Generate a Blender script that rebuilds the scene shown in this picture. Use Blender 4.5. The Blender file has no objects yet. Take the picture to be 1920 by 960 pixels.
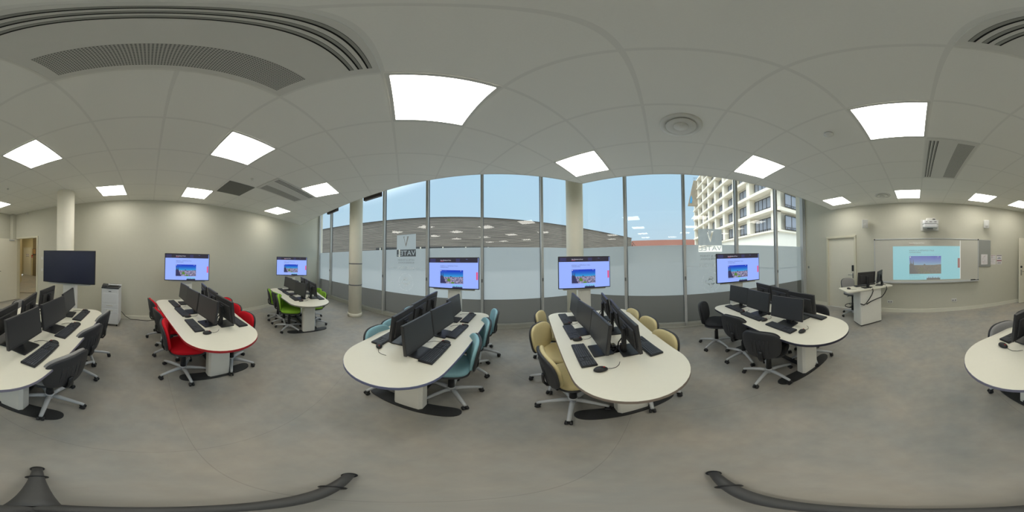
import bpy, math, random
from mathutils import Matrix, Vector

random.seed(7)
C = bpy.context.scene.collection
SC = bpy.context.scene
PI = math.pi
R = math.radians

# ------------------------------------------------------------------ camera, world, exposure
EYE = 1.609
CEIL = 2.994
cam = bpy.data.cameras.new('camera')
cam.type = 'PANO'
for holder in (cam, getattr(cam, 'cycles', None)):
    if holder is None:
        continue
    try:
        holder.panorama_type = 'EQUIRECTANGULAR'
        holder.latitude_min = R(-85.5607)
        holder.latitude_max = R(86.3419)
        holder.longitude_min = -PI
        holder.longitude_max = PI
    except Exception:
        pass
cam.clip_start = 0.02
cam.clip_end = 500
co = bpy.data.objects.new('camera', cam)
C.objects.link(co)
right = Vector((0.79113, -0.61161, -0.00663))
fwd = Vector((0.61159, 0.79088, 0.02143))
up = Vector((-0.00786, -0.02101, 0.99975))
m = Matrix.Identity(4)
for i in range(3):
    m[i][0], m[i][1], m[i][2] = right[i], up[i], -fwd[i]
m.translation = (0, 0, EYE)
co.matrix_world = m
SC.camera = co

SC.view_settings.view_transform = 'Standard'
SC.view_settings.look = 'None'
SC.view_settings.gamma = 1
SC.view_settings.use_curve_mapping = False
SC.view_settings.exposure = 0.0
PANEL = 10.8            # radiance of the ceiling light panels
SKY = 1.0
try:
    SC.cycles.transparent_max_bounces = 16
    SC.cycles.max_bounces = 10
    SC.cycles.diffuse_bounces = 6
    SC.cycles.sample_clamp_indirect = 6
except Exception:
    pass

w = bpy.data.worlds.new('overcast_sky')
SC.world = w
w.use_nodes = True
nt = w.node_tree
nt.nodes.clear()
tc = nt.nodes.new('ShaderNodeTexCoord')
sp = nt.nodes.new('ShaderNodeSeparateXYZ')
rp = nt.nodes.new('ShaderNodeValToRGB')
nz = nt.nodes.new('ShaderNodeTexNoise')
nz.inputs['Scale'].default_value = 3.0
nz.inputs['Detail'].default_value = 4
mx = nt.nodes.new('ShaderNodeMix')
mx.data_type = 'RGBA'
mx.blend_type = 'SOFT_LIGHT'
mx.inputs[0].default_value = 0.12
bg = nt.nodes.new('ShaderNodeBackground')
wo = nt.nodes.new('ShaderNodeOutputWorld')
e = rp.color_ramp.elements
e[0].position = 0.0
e[0].color = (0.46, 0.52, 0.55, 1)
e[1].position = 1.0
e[1].color = (3.4, 3.5, 3.6, 1)
for pos, col in ((0.02, (0.60, 0.75, 0.85, 1)), (0.25, (0.54, 0.75, 0.90, 1)), (0.5, (0.51, 0.74, 0.92, 1)), (0.68, (0.75, 0.9, 1.0, 1)), (0.8, (2.6, 2.75, 2.85, 1))):
    k = e.new(pos)
    k.color = col
nt.links.new(tc.outputs['Generated'], sp.inputs[0])
nt.links.new(sp.outputs['Z'], rp.inputs[0])
nt.links.new(tc.outputs['Generated'], nz.inputs['Vector'])
nt.links.new(rp.outputs[0], mx.inputs[6])
nt.links.new(nz.outputs['Color'], mx.inputs[7])
bg.inputs['Strength'].default_value = SKY
# bright lobe added to the unseen upper sky to light the office block
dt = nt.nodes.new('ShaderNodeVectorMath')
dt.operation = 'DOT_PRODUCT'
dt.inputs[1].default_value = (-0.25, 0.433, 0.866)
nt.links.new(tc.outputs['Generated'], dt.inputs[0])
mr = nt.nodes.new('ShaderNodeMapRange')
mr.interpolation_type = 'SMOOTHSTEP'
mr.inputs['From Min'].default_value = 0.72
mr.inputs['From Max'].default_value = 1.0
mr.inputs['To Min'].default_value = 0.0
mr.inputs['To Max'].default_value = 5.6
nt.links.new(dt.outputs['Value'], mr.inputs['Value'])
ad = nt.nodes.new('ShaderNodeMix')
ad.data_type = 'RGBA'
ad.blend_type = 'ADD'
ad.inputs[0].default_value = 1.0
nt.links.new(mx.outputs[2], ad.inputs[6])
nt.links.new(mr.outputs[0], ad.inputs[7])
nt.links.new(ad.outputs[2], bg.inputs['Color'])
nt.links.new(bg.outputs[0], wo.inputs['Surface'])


# ------------------------------------------------------------------ materials
def srgb(r, g, b):
    f = lambda c: (c / 255 / 12.92) if c <= 10 else ((c / 255 + 0.055) / 1.055) ** 2.4
    return (f(r), f(g), f(b), 1)


def mat(name, col, rough=0.6, metal=0.0, spec=0.4, noise=0.0, nscale=20.0, bump=0.0, emit=None, estr=0.0, coat=0.0):
    M = bpy.data.materials.new(name)
    M.use_nodes = True
    t = M.node_tree
    b = t.nodes['Principled BSDF']
    b.inputs['Base Color'].default_value = col
    b.inputs['Roughness'].default_value = rough
    b.inputs['Metallic'].default_value = metal
    b.inputs['Specular IOR Level'].default_value = spec
    b.inputs['Coat Weight'].default_value = coat
    if noise or bump:
        c = t.nodes.new('ShaderNodeTexCoord')
        n = t.nodes.new('ShaderNodeTexNoise')
        n.inputs['Scale'].default_value = nscale
        n.inputs['Detail'].default_value = 5
        t.links.new(c.outputs['Object'], n.inputs['Vector'])
        if noise:
            mr = t.nodes.new('ShaderNodeMapRange')
            mr.inputs['From Min'].default_value = 0.25
            mr.inputs['From Max'].default_value = 0.75
            mr.inputs['To Min'].default_value = 1 - noise
            mr.inputs['To Max'].default_value = 1 + noise
            t.links.new(n.outputs['Fac'], mr.inputs['Value'])
            h = t.nodes.new('ShaderNodeHueSaturation')
            h.inputs['Color'].default_value = col
            t.links.new(mr.outputs[0], h.inputs['Value'])
            t.links.new(h.outputs[0], b.inputs['Base Color'])
        if bump:
            bp = t.nodes.new('ShaderNodeBump')
            bp.inputs['Strength'].default_value = bump
            bp.inputs['Distance'].default_value = 0.002
            t.links.new(n.outputs['Fac'], bp.inputs['Height'])
            t.links.new(bp.outputs[0], b.inputs['Normal'])
    if emit:
        b.inputs['Emission Color'].default_value = emit
        b.inputs['Emission Strength'].default_value = estr
    return M


def glow(name, col, s=1.0, base=(0.02, 0.02, 0.02, 1), rough=0.35):
    return mat(name, base, rough, emit=col, estr=s)


M = {}
M['wall'] = mat('wall_paint', srgb(201, 199, 184), 0.75, noise=0.012, nscale=14, bump=0.05)
M['wall_cool'] = M['wall']
M['skirt'] = mat('skirting_paint', srgb(222, 220, 205), 0.5, noise=0.01)
M['door'] = mat('door_laminate', srgb(226, 222, 206), 0.5, noise=0.012, nscale=6)
M['door_frame'] = mat('door_frame_paint', srgb(214, 210, 190), 0.5, noise=0.01)
M['pillar'] = mat('pillar_paint', srgb(242, 238, 222), 0.65, noise=0.012, nscale=9)
M['pillar_ring'] = mat('pillar_joint_strip', srgb(120, 122, 122), 0.5)
M['alu'] = mat('anodised_aluminium', srgb(196, 198, 197), 0.45, 0.15, noise=0.02, nscale=5)
M['alu_dark'] = mat('dark_rubber_gasket', srgb(52, 58, 66), 0.5)
M['sill'] = mat('sill_metal', srgb(178, 178, 170), 0.5, 0.2, noise=0.015)
M['white_lam'] = mat('white_laminate', srgb(226, 223, 208), 0.38, noise=0.008, nscale=30)
M['white_met'] = mat('white_powder_coat', srgb(232, 231, 224), 0.45, noise=0.008, nscale=20)
M['black_met'] = mat('black_powder_coat', srgb(48, 49, 50), 0.55, noise=0.12, nscale=60, bump=0.3)
M['blk'] = mat('black_plastic', srgb(40, 41, 43), 0.42, noise=0.03, nscale=40)
M['blk2'] = mat('charcoal_plastic', srgb(58, 60, 63), 0.5, noise=0.04, nscale=50)
M['shell'] = mat('chair_shell_plastic', srgb(56, 57, 60), 0.48, noise=0.04, nscale=45, bump=0.15)
M['key'] = mat('keycap_plastic', srgb(70, 73, 79), 0.45, noise=0.03, nscale=40)
M['blk3'] = mat('monitor_rear_plastic', srgb(58, 58, 60), 0.42, noise=0.03, nscale=40)
M['lcd'] = mat('switched_off_lcd', srgb(60, 61, 64), 0.36, spec=0.5, noise=0.02, nscale=3)
M['lcd_blue'] = mat('switched_off_large_lcd', srgb(42, 45, 62), 0.25, spec=0.6, noise=0.02, nscale=3)
M['silver'] = mat('silver_paint', srgb(190, 193, 196), 0.4, 0.1, noise=0.015)
M['chrome'] = mat('satin_chrome', srgb(190, 190, 188), 0.25, 0.9, noise=0.01)
M['cable'] = mat('cable_rubber', srgb(26, 26, 27), 0.5, noise=0.02)
M['red_dot'] = mat('red_plastic', srgb(170, 40, 40), 0.4)
M['logo_grey'] = mat('logo_grey_print', srgb(120, 122, 124), 0.4)
M['board'] = mat('whiteboard_enamel', srgb(205, 203, 192), 0.25, noise=0.01, nscale=4)
M['grey_board'] = mat('grey_felt', srgb(150, 152, 148), 0.9, noise=0.04, nscale=120, bump=0.2)
M['paper'] = mat('paper', srgb(224, 220, 222), 0.8, noise=0.01)
M['ink'] = mat('grey_print', srgb(150, 145, 150), 0.8)
M['ink_red'] = mat('dark_red_print', srgb(140, 80, 88), 0.8)
M['ink_blue'] = mat('blue_grey_print', srgb(120, 135, 150), 0.8)
M['fixture'] = mat('fixture_white', srgb(214, 214, 208), 0.5, noise=0.01)
M['slot'] = mat('slot_black', srgb(14, 14, 14), 0.7)
M['blade'] = mat('slot_blade_grey', srgb(150, 151, 145), 0.5)
M['printer_w'] = mat('printer_white', srgb(226, 228, 230), 0.42, noise=0.008)
M['panel'] = glow('light_panel_diffuser', (1.0, 0.965, 0.875, 1), PANEL, (0.8, 0.8, 0.8, 1))
M['corr_fill'] = glow('corridor_fill_panel', (1.0, 0.92, 0.74, 1), 16.0, (0.8, 0.8, 0.8, 1))  # glow of the unseen fill panels added over the corridor


def fabric(name, col, rough=0.85):
    return mat(name, col, rough, spec=0.25, noise=0.05, nscale=220, bump=0.25)


M['fab_red'] = fabric('red_fabric', srgb(206, 22, 38))
M['fab_blue'] = mat('pale_blue_vinyl', srgb(140, 184, 196), 0.5, noise=0.02, nscale=30)
M['fab_yellow'] = mat('straw_yellow_vinyl', srgb(208, 194, 146), 0.5, noise=0.02, nscale=30)
M['fab_green'] = fabric('lime_green_fabric', srgb(142, 190, 62))
M['fab_black'] = fabric('black_fabric', srgb(44, 45, 48))
M['fab_grey'] = fabric('grey_fabric', srgb(150, 149, 148))
M['edge_yellow'] = mat('taupe_edge_band', srgb(140, 128, 118), 0.45)
M['edge_blue'] = mat('slate_blue_edge_band', srgb(112, 118, 150), 0.45)
M['edge_red'] = mat('red_edge_band', srgb(176, 36, 44), 0.45)
M['edge_green'] = mat('grey_green_edge_band', srgb(132, 132, 122), 0.45)
M['edge_black'] = mat('navy_black_edge_band', srgb(52, 52, 66), 0.45)
M['edge_grey'] = mat('lilac_grey_edge_band', srgb(134, 130, 146), 0.45)


def mat_floor():
    Mt = mat('grey_vinyl_floor', srgb(150, 145, 136), 0.55, spec=0.3)
    t = Mt.node_tree
    b = t.nodes['Principled BSDF']
    c = t.nodes.new('ShaderNodeTexCoord')
    n1 = t.nodes.new('ShaderNodeTexNoise')
    n1.inputs['Scale'].default_value = 1.6
    n1.inputs['Detail'].default_value = 7
    n1.inputs['Roughness'].default_value = 0.62
    n2 = t.nodes.new('ShaderNodeTexNoise')
    n2.inputs['Scale'].default_value = 9
    n2.inputs['Detail'].default_value = 6
    r1 = t.nodes.new('ShaderNodeValToRGB')
    r1.color_ramp.elements[0].position = 0.32
    r1.color_ramp.elements[0].color = srgb(148, 149, 146)
    r1.color_ramp.elements[1].position = 0.68
    r1.color_ramp.elements[1].color = srgb(168, 161, 150)
    mr = t.nodes.new('ShaderNodeMapRange')
    mr.inputs['From Min'].default_value = 0.3
    mr.inputs['From Max'].default_value = 0.7
    mr.inputs['To Min'].default_value = 0.94
    mr.inputs['To Max'].default_value = 1.06
    # welded seams every two metres, running along the room
    s = t.nodes.new('ShaderNodeSeparateXYZ')
    fac = None
    outs = []
    for ax, per, off in (('X', 2.0, 0.72), ('Y', 3.4, 0.55)):
        a = t.nodes.new('ShaderNodeMath')
        a.operation = 'ADD'
        a.inputs[1].default_value = off + 40
        d = t.nodes.new('ShaderNodeMath')
        d.operation = 'DIVIDE'
        d.inputs[1].default_value = per
        f = t.nodes.new('ShaderNodeMath')
        f.operation = 'FRACT'
        g = t.nodes.new('ShaderNodeMath')
        g.operation = 'LESS_THAN'
        g.inputs[1].default_value = 0.005 / per
        t.links.new(s.outputs[ax], a.inputs[0])
        t.links.new(a.outputs[0], d.inputs[0])
        t.links.new(d.outputs[0], f.inputs[0])
        t.links.new(f.outputs[0], g.inputs[0])
        outs.append(g)
    mxs = t.nodes.new('ShaderNodeMath')
    mxs.operation = 'MAXIMUM'
    t.links.new(outs[0].outputs[0], mxs.inputs[0])
    t.links.new(outs[1].outputs[0], mxs.inputs[1])
    sub = t.nodes.new('ShaderNodeMath')
    sub.operation = 'MULTIPLY_ADD'
    sub.inputs[1].default_value = -0.16
    t.links.new(mxs.outputs[0], sub.inputs[0])
    t.links.new(c.outputs['Object'], s.inputs[0])
    t.links.new(c.outputs['Object'], n1.inputs['Vector'])
    t.links.new(c.outputs['Object'], n2.inputs['Vector'])
    t.links.new(n1.outputs['Fac'], r1.inputs[0])
    t.links.new(n2.outputs['Fac'], mr.inputs['Value'])
    t.links.new(mr.outputs[0], sub.inputs[2])
    h = t.nodes.new('ShaderNodeHueSaturation')
    t.links.new(r1.outputs[0], h.inputs['Color'])
    t.links.new(sub.outputs[0], h.inputs['Value'])
    t.links.new(h.outputs[0], b.inputs['Base Color'])
    return Mt


def mat_ceiling():
    # tiles 0.6 m square between flush grid bars
    Mt = mat('mineral_ceiling_tiles', srgb(236, 236, 230), 0.9, spec=0.1)
    t = Mt.node_tree
    b = t.nodes['Principled BSDF']
    c = t.nodes.new('ShaderNodeTexCoord')
    s = t.nodes.new('ShaderNodeSeparateXYZ')
    t.links.new(c.outputs['Object'], s.inputs[0])

    def band(ax, off, half):
        a = t.nodes.new('ShaderNodeMath')
        a.operation = 'ADD'
        a.inputs[1].default_value = 60 - off
        d = t.nodes.new('ShaderNodeMath')
        d.operation = 'DIVIDE'
        d.inputs[1].default_value = 0.6
        f = t.nodes.new('ShaderNodeMath')
        f.operation = 'FRACT'
        q = t.nodes.new('ShaderNodeMath')
        q.operation = 'PINGPONG'
        q.inputs[1].default_value = 0.5
        g = t.nodes.new('ShaderNodeMath')
        g.operation = 'LESS_THAN'
        g.inputs[1].default_value = half / 0.6
        t.links.new(s.outputs[ax], a.inputs[0])
        t.links.new(a.outputs[0], d.inputs[0])
        t.links.new(d.outputs[0], f.inputs[0])
        t.links.new(f.outputs[0], q.inputs[0])
        t.links.new(q.outputs[0], g.inputs[0])
        return g

    bands = []
    for half in (0.012,):
        x = band('X', 0.4908, half)
        y = band('Y', 1.296, half)
        mm = t.nodes.new('ShaderNodeMath')
        mm.operation = 'MAXIMUM'
        t.links.new(x.outputs[0], mm.inputs[0])
        t.links.new(y.outputs[0], mm.inputs[1])
        bands.append(mm)
    n = t.nodes.new('ShaderNodeTexNoise')
    n.inputs['Scale'].default_value = 160
    n.inputs['Detail'].default_value = 3
    t.links.new(c.outputs['Object'], n.inputs['Vector'])
    mr = t.nodes.new('ShaderNodeMapRange')
    mr.inputs['To Min'].default_value = 0.97
    mr.inputs['To Max'].default_value = 1.03
    t.links.new(n.outputs['Fac'], mr.inputs['Value'])
    sub = t.nodes.new('ShaderNodeMath')
    sub.operation = 'MULTIPLY_ADD'
    sub.inputs[1].default_value = -0.09
    t.links.new(bands[0].outputs[0], sub.inputs[0])
    t.links.new(mr.outputs[0], sub.inputs[2])
    h = t.nodes.new('ShaderNodeHueSaturation')
    h.inputs['Color'].default_value = srgb(236, 236, 230)
    t.links.new(sub.outputs[0], h.inputs['Value'])
    t.links.new(h.outputs[0], b.inputs['Base Color'])
    return Mt


def mat_dots(name, light, dark, pitch, rad):
    Mt = mat(name, dark, 0.6)
    t = Mt.node_tree
    b = t.nodes['Principled BSDF']
    c = t.nodes.new('ShaderNodeTexCoord')
    v = t.nodes.new('ShaderNodeTexVoronoi')
    v.feature = 'F1'
    v.inputs['Randomness'].default_value = 0
    v.inputs['Scale'].default_value = 1 / pitch
    g = t.nodes.new('ShaderNodeMath')
    g.operation = 'LESS_THAN'
    g.inputs[1].default_value = rad
    mxx = t.nodes.new('ShaderNodeMix')
    mxx.data_type = 'RGBA'
    mxx.inputs[6].default_value = light
    mxx.inputs[7].default_value = dark
    t.links.new(c.outputs['Object'], v.inputs['Vector'])
    t.links.new(v.outputs['Distance'], g.inputs[0])
    t.links.new(g.outputs[0], mxx.inputs[0])
    t.links.new(mxx.outputs[2], b.inputs['Base Color'])
    return Mt


def mat_glass():
    Mt = bpy.data.materials.new('clear_glazing')
    Mt.use_nodes = True
    t = Mt.node_tree
    t.nodes.clear()
    o = t.nodes.new('ShaderNodeOutputMaterial')
    tr = t.nodes.new('ShaderNodeBsdfTransparent')
    tr.inputs['Color'].default_value = (0.90, 0.95, 0.96, 1)
    gl = t.nodes.new('ShaderNodeBsdfGlossy')
    gl.inputs['Roughness'].default_value = 0.0
    lw = t.nodes.new('ShaderNodeLayerWeight')
    lw.inputs['Blend'].default_value = 0.5
    pw = t.nodes.new('ShaderNodeMath')
    pw.operation = 'POWER'
    pw.inputs[1].default_value = 5.0
    fr = t.nodes.new('ShaderNodeMath')
    fr.operation = 'MULTIPLY_ADD'
    fr.inputs[1].default_value = 0.93
    fr.inputs[2].default_value = 0.055
    t.links.new(lw.outputs['Facing'], pw.inputs[0])
    t.links.new(pw.outputs[0], fr.inputs[0])
    mxx = t.nodes.new('ShaderNodeMixShader')
    t.links.new(fr.outputs[0], mxx.inputs[0])
    t.links.new(tr.outputs[0], mxx.inputs[1])
    t.links.new(gl.outputs[0], mxx.inputs[2])
    t.links.new(mxx.outputs[0], o.inputs['Surface'])
    return Mt


def mat_film(name, diff, trans, through, dw=0.5, tw=0.35):
    """adhesive film: partly diffuse, partly translucent, a little see-through"""
    Mt = bpy.data.materials.new(name)
    Mt.use_nodes = True
    t = Mt.node_tree
    t.nodes.clear()
    o = t.nodes.new('ShaderNodeOutputMaterial')
    d = t.nodes.new('ShaderNodeBsdfDiffuse')
    d.inputs['Color'].default_value = diff
    l = t.nodes.new('ShaderNodeBsdfTranslucent')
    l.inputs['Color'].default_value = trans
    m1 = t.nodes.new('ShaderNodeMixShader')
    m1.inputs[0].default_value = tw / (dw + tw)
    tr = t.nodes.new('ShaderNodeBsdfTransparent')
    tr.inputs['Color'].default_value = (1, 1, 1, 1)
    m2 = t.nodes.new('ShaderNodeMixShader')
    m2.inputs[0].default_value = through
    c = t.nodes.new('ShaderNodeTexCoord')
    n = t.nodes.new('ShaderNodeTexNoise')
    n.inputs['Scale'].default_value = 90
    t.links.new(c.outputs['Object'], n.inputs['Vector'])
    bp = t.nodes.new('ShaderNodeBump')
    bp.inputs['Strength'].default_value = 0.05
    t.links.new(n.outputs['Fac'], bp.inputs['Height'])
    t.links.new(bp.outputs[0], d.inputs['Normal'])
    t.links.new(d.outputs[0], m1.inputs[1])
    t.links.new(l.outputs[0], m1.inputs[2])
    t.links.new(m1.outputs[0], m2.inputs[1])
    t.links.new(tr.outputs[0], m2.inputs[2])
    t.links.new(m2.outputs[0], o.inputs['Surface'])
    return Mt


def mat_slats():
    """horizontal timber boards, weathered grey brown"""
    Mt = mat('weathered_timber_slats', srgb(120, 110, 100), 0.85, spec=0.1)
    t = Mt.node_tree
    b = t.nodes['Principled BSDF']
    c = t.nodes.new('ShaderNodeTexCoord')
    s = t.nodes.new('ShaderNodeSeparateXYZ')
    d = t.nodes.new('ShaderNodeMath')
    d.operation = 'DIVIDE'
    d.inputs[1].default_value = 0.26
    f = t.nodes.new('ShaderNodeMath')
    f.operation = 'FRACT'
    fl = t.nodes.new('ShaderNodeMath')
    fl.operation = 'FLOOR'
    wn = t.nodes.new('ShaderNodeTexNoise')
    wn.inputs['Scale'].default_value = 1.0
    wn.inputs['Detail'].default_value = 4
    cmb = t.nodes.new('ShaderNodeCombineXYZ')
    sx = t.nodes.new('ShaderNodeMath')
    sx.operation = 'MULTIPLY'
    sx.inputs[1].default_value = 0.18
    sz = t.nodes.new('ShaderNodeMath')
    sz.operation = 'MULTIPLY'
    sz.inputs[1].default_value = 7.31
    r = t.nodes.new('ShaderNodeValToRGB')
    r.color_ramp.elements[0].position = 0.3
    r.color_ramp.elements[0].color = srgb(132, 124, 115)
    r.color_ramp.elements[1].position = 0.7
    r.color_ramp.elements[1].color = srgb(166, 156, 144)
    g = t.nodes.new('ShaderNodeMath')
    g.operation = 'LESS_THAN'
    g.inputs[1].default_value = 0.36
    mxx = t.nodes.new('ShaderNodeMix')
    mxx.data_type = 'RGBA'
    mxx.inputs[7].default_value = srgb(84, 82, 80)
    t.links.new(c.outputs['Object'], s.inputs[0])
    t.links.new(s.outputs['Z'], d.inputs[0])
    t.links.new(d.outputs[0], f.inputs[0])
    t.links.new(d.outputs[0], fl.inputs[0])
    t.links.new(s.outputs['X'], sx.inputs[0])
    t.links.new(fl.outputs[0], sz.inputs[0])
    t.links.new(sx.outputs[0], cmb.inputs[0])
    t.links.new(sz.outputs[0], cmb.inputs[2])
    t.links.new(cmb.outputs[0], wn.inputs['Vector'])
    t.links.new(wn.outputs['Fac'], r.inputs[0])
    t.links.new(r.outputs[0], mxx.inputs[6])
    t.links.new(f.outputs[0], g.inputs[0])
    t.links.new(g.outputs[0], mxx.inputs[0])
    t.links.new(mxx.outputs[2], b.inputs['Base Color'])
    return Mt


def mat_city(name, cols, s, base):
    """the roofs of a town in a picture on a screen: small blocks of colour"""
    Mt = mat(name, base, 0.4)
    t = Mt.node_tree
    b = t.nodes['Principled BSDF']
    c = t.nodes.new('ShaderNodeTexCoord')
    v = t.nodes.new('ShaderNodeTexVoronoi')
    v.inputs['Scale'].default_value = 75
    r = t.nodes.new('ShaderNodeValToRGB')
    r.color_ramp.interpolation = 'CONSTANT'
    ee = r.color_ramp.elements
    ee[0].color = cols[0]
    ee[1].position = 0.8
    ee[1].color = cols[-1]
    for i, cc in enumerate(cols[1:-1]):
        k = ee.new(0.2 + 0.6 * i / max(1, len(cols) - 2))
        k.color = cc
    t.links.new(c.outputs['Object'], v.inputs['Vector'])
    t.links.new(v.outputs['Color'], r.inputs[0])
    t.links.new(r.outputs[0], b.inputs['Emission Color'])
    b.inputs['Emission Strength'].default_value = s
    return Mt


M['floor'] = mat_floor()
M['ceiling'] = mat_ceiling()
M['glass'] = mat_glass()
M['frost'] = mat_film('frosted_window_film', (0.60, 0.655, 0.67, 1), (0.41, 0.46, 0.485, 1), 0.07, 0.42, 0.58)
M['frost_text'] = mat_film('thin_frosted_lettering', (0.30, 0.32, 0.33, 1), (0.22, 0.24, 0.25, 1), 0.10)
M['frost_white'] = mat_film('white_lettering_film', (0.95, 0.97, 0.97, 1), (0.98, 1.0, 1.0, 1), 0.0)
M['dark_film'] = mat_film('charcoal_window_film', (0.15, 0.15, 0.13, 1), (0.065, 0.065, 0.058, 1), 0.05)
M['grille'] = mat_dots('perforated_steel', srgb(186, 186, 180), srgb(84, 85, 82), 0.0125, 0.36)
M['perf'] = mat_dots('dark_perforated_panel', srgb(120, 121, 116), srgb(70, 71, 68), 0.022, 0.42)
M['slats'] = mat_slats()
M['speaker_grille'] = mat_dots('speaker_mesh', srgb(206, 206, 202), srgb(150, 150, 148), 0.006, 0.3)
M['concrete'] = mat('pale_precast_concrete', srgb(232, 225, 208), 0.85, noise=0.03, nscale=0.7)
M['concrete2'] = mat('panel_precast_concrete', srgb(228, 224, 212), 0.85, noise=0.03, nscale=0.9)
M['bglass'] = mat('building_window_glass', srgb(150, 154, 164), 0.12, spec=0.7, noise=0.12, nscale=0.6)
M['bframe'] = mat('bronze_window_frame', srgb(76, 74, 72), 0.5)
M['ribbon'] = mat('dark_ribbon_glazing', srgb(58, 60, 62), 0.5, noise=0.1, nscale=0.5)
M['tile_roof'] = mat('terracotta_roof', srgb(112, 70, 56), 0.85, noise=0.12, nscale=3)
M['house'] = mat('render_wall', srgb(214, 206, 192), 0.85, noise=0.03)
M['ground'] = mat('paving', srgb(170, 168, 162), 0.9, noise=0.05, nscale=1)
M['canopy'] = mat('canopy_soffit', srgb(150, 140, 122), 0.8, noise=0.2, nscale=0.5)
M['canopy_blue'] = mat('blue_canopy_patch', srgb(74, 150, 196), 0.6)
M['lattice'] = mat('mast_steel', srgb(72, 66, 64), 0.6)
M['blind'] = mat('brown_blind_box', srgb(58, 52, 54), 0.6)
M['tripod'] = mat('tripod_graphite', srgb(78, 78, 78), 0.5, noise=0.04, nscale=30)
M['corr_wall'] = mat('corridor_paint', srgb(206, 196, 160), 0.7, noise=0.01)
M['corr_shade'] = mat('corridor_shade_paint', srgb(120, 108, 84), 0.7, noise=0.01)  # shade on the corridor end wall, painted as a darker brown
M['pic_a'] = mat('painting_ochre', srgb(150, 120, 80), 0.7, noise=0.3, nscale=18)
M['sign_red'] = mat('sign_red', srgb(186, 60, 50), 0.5)


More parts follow.
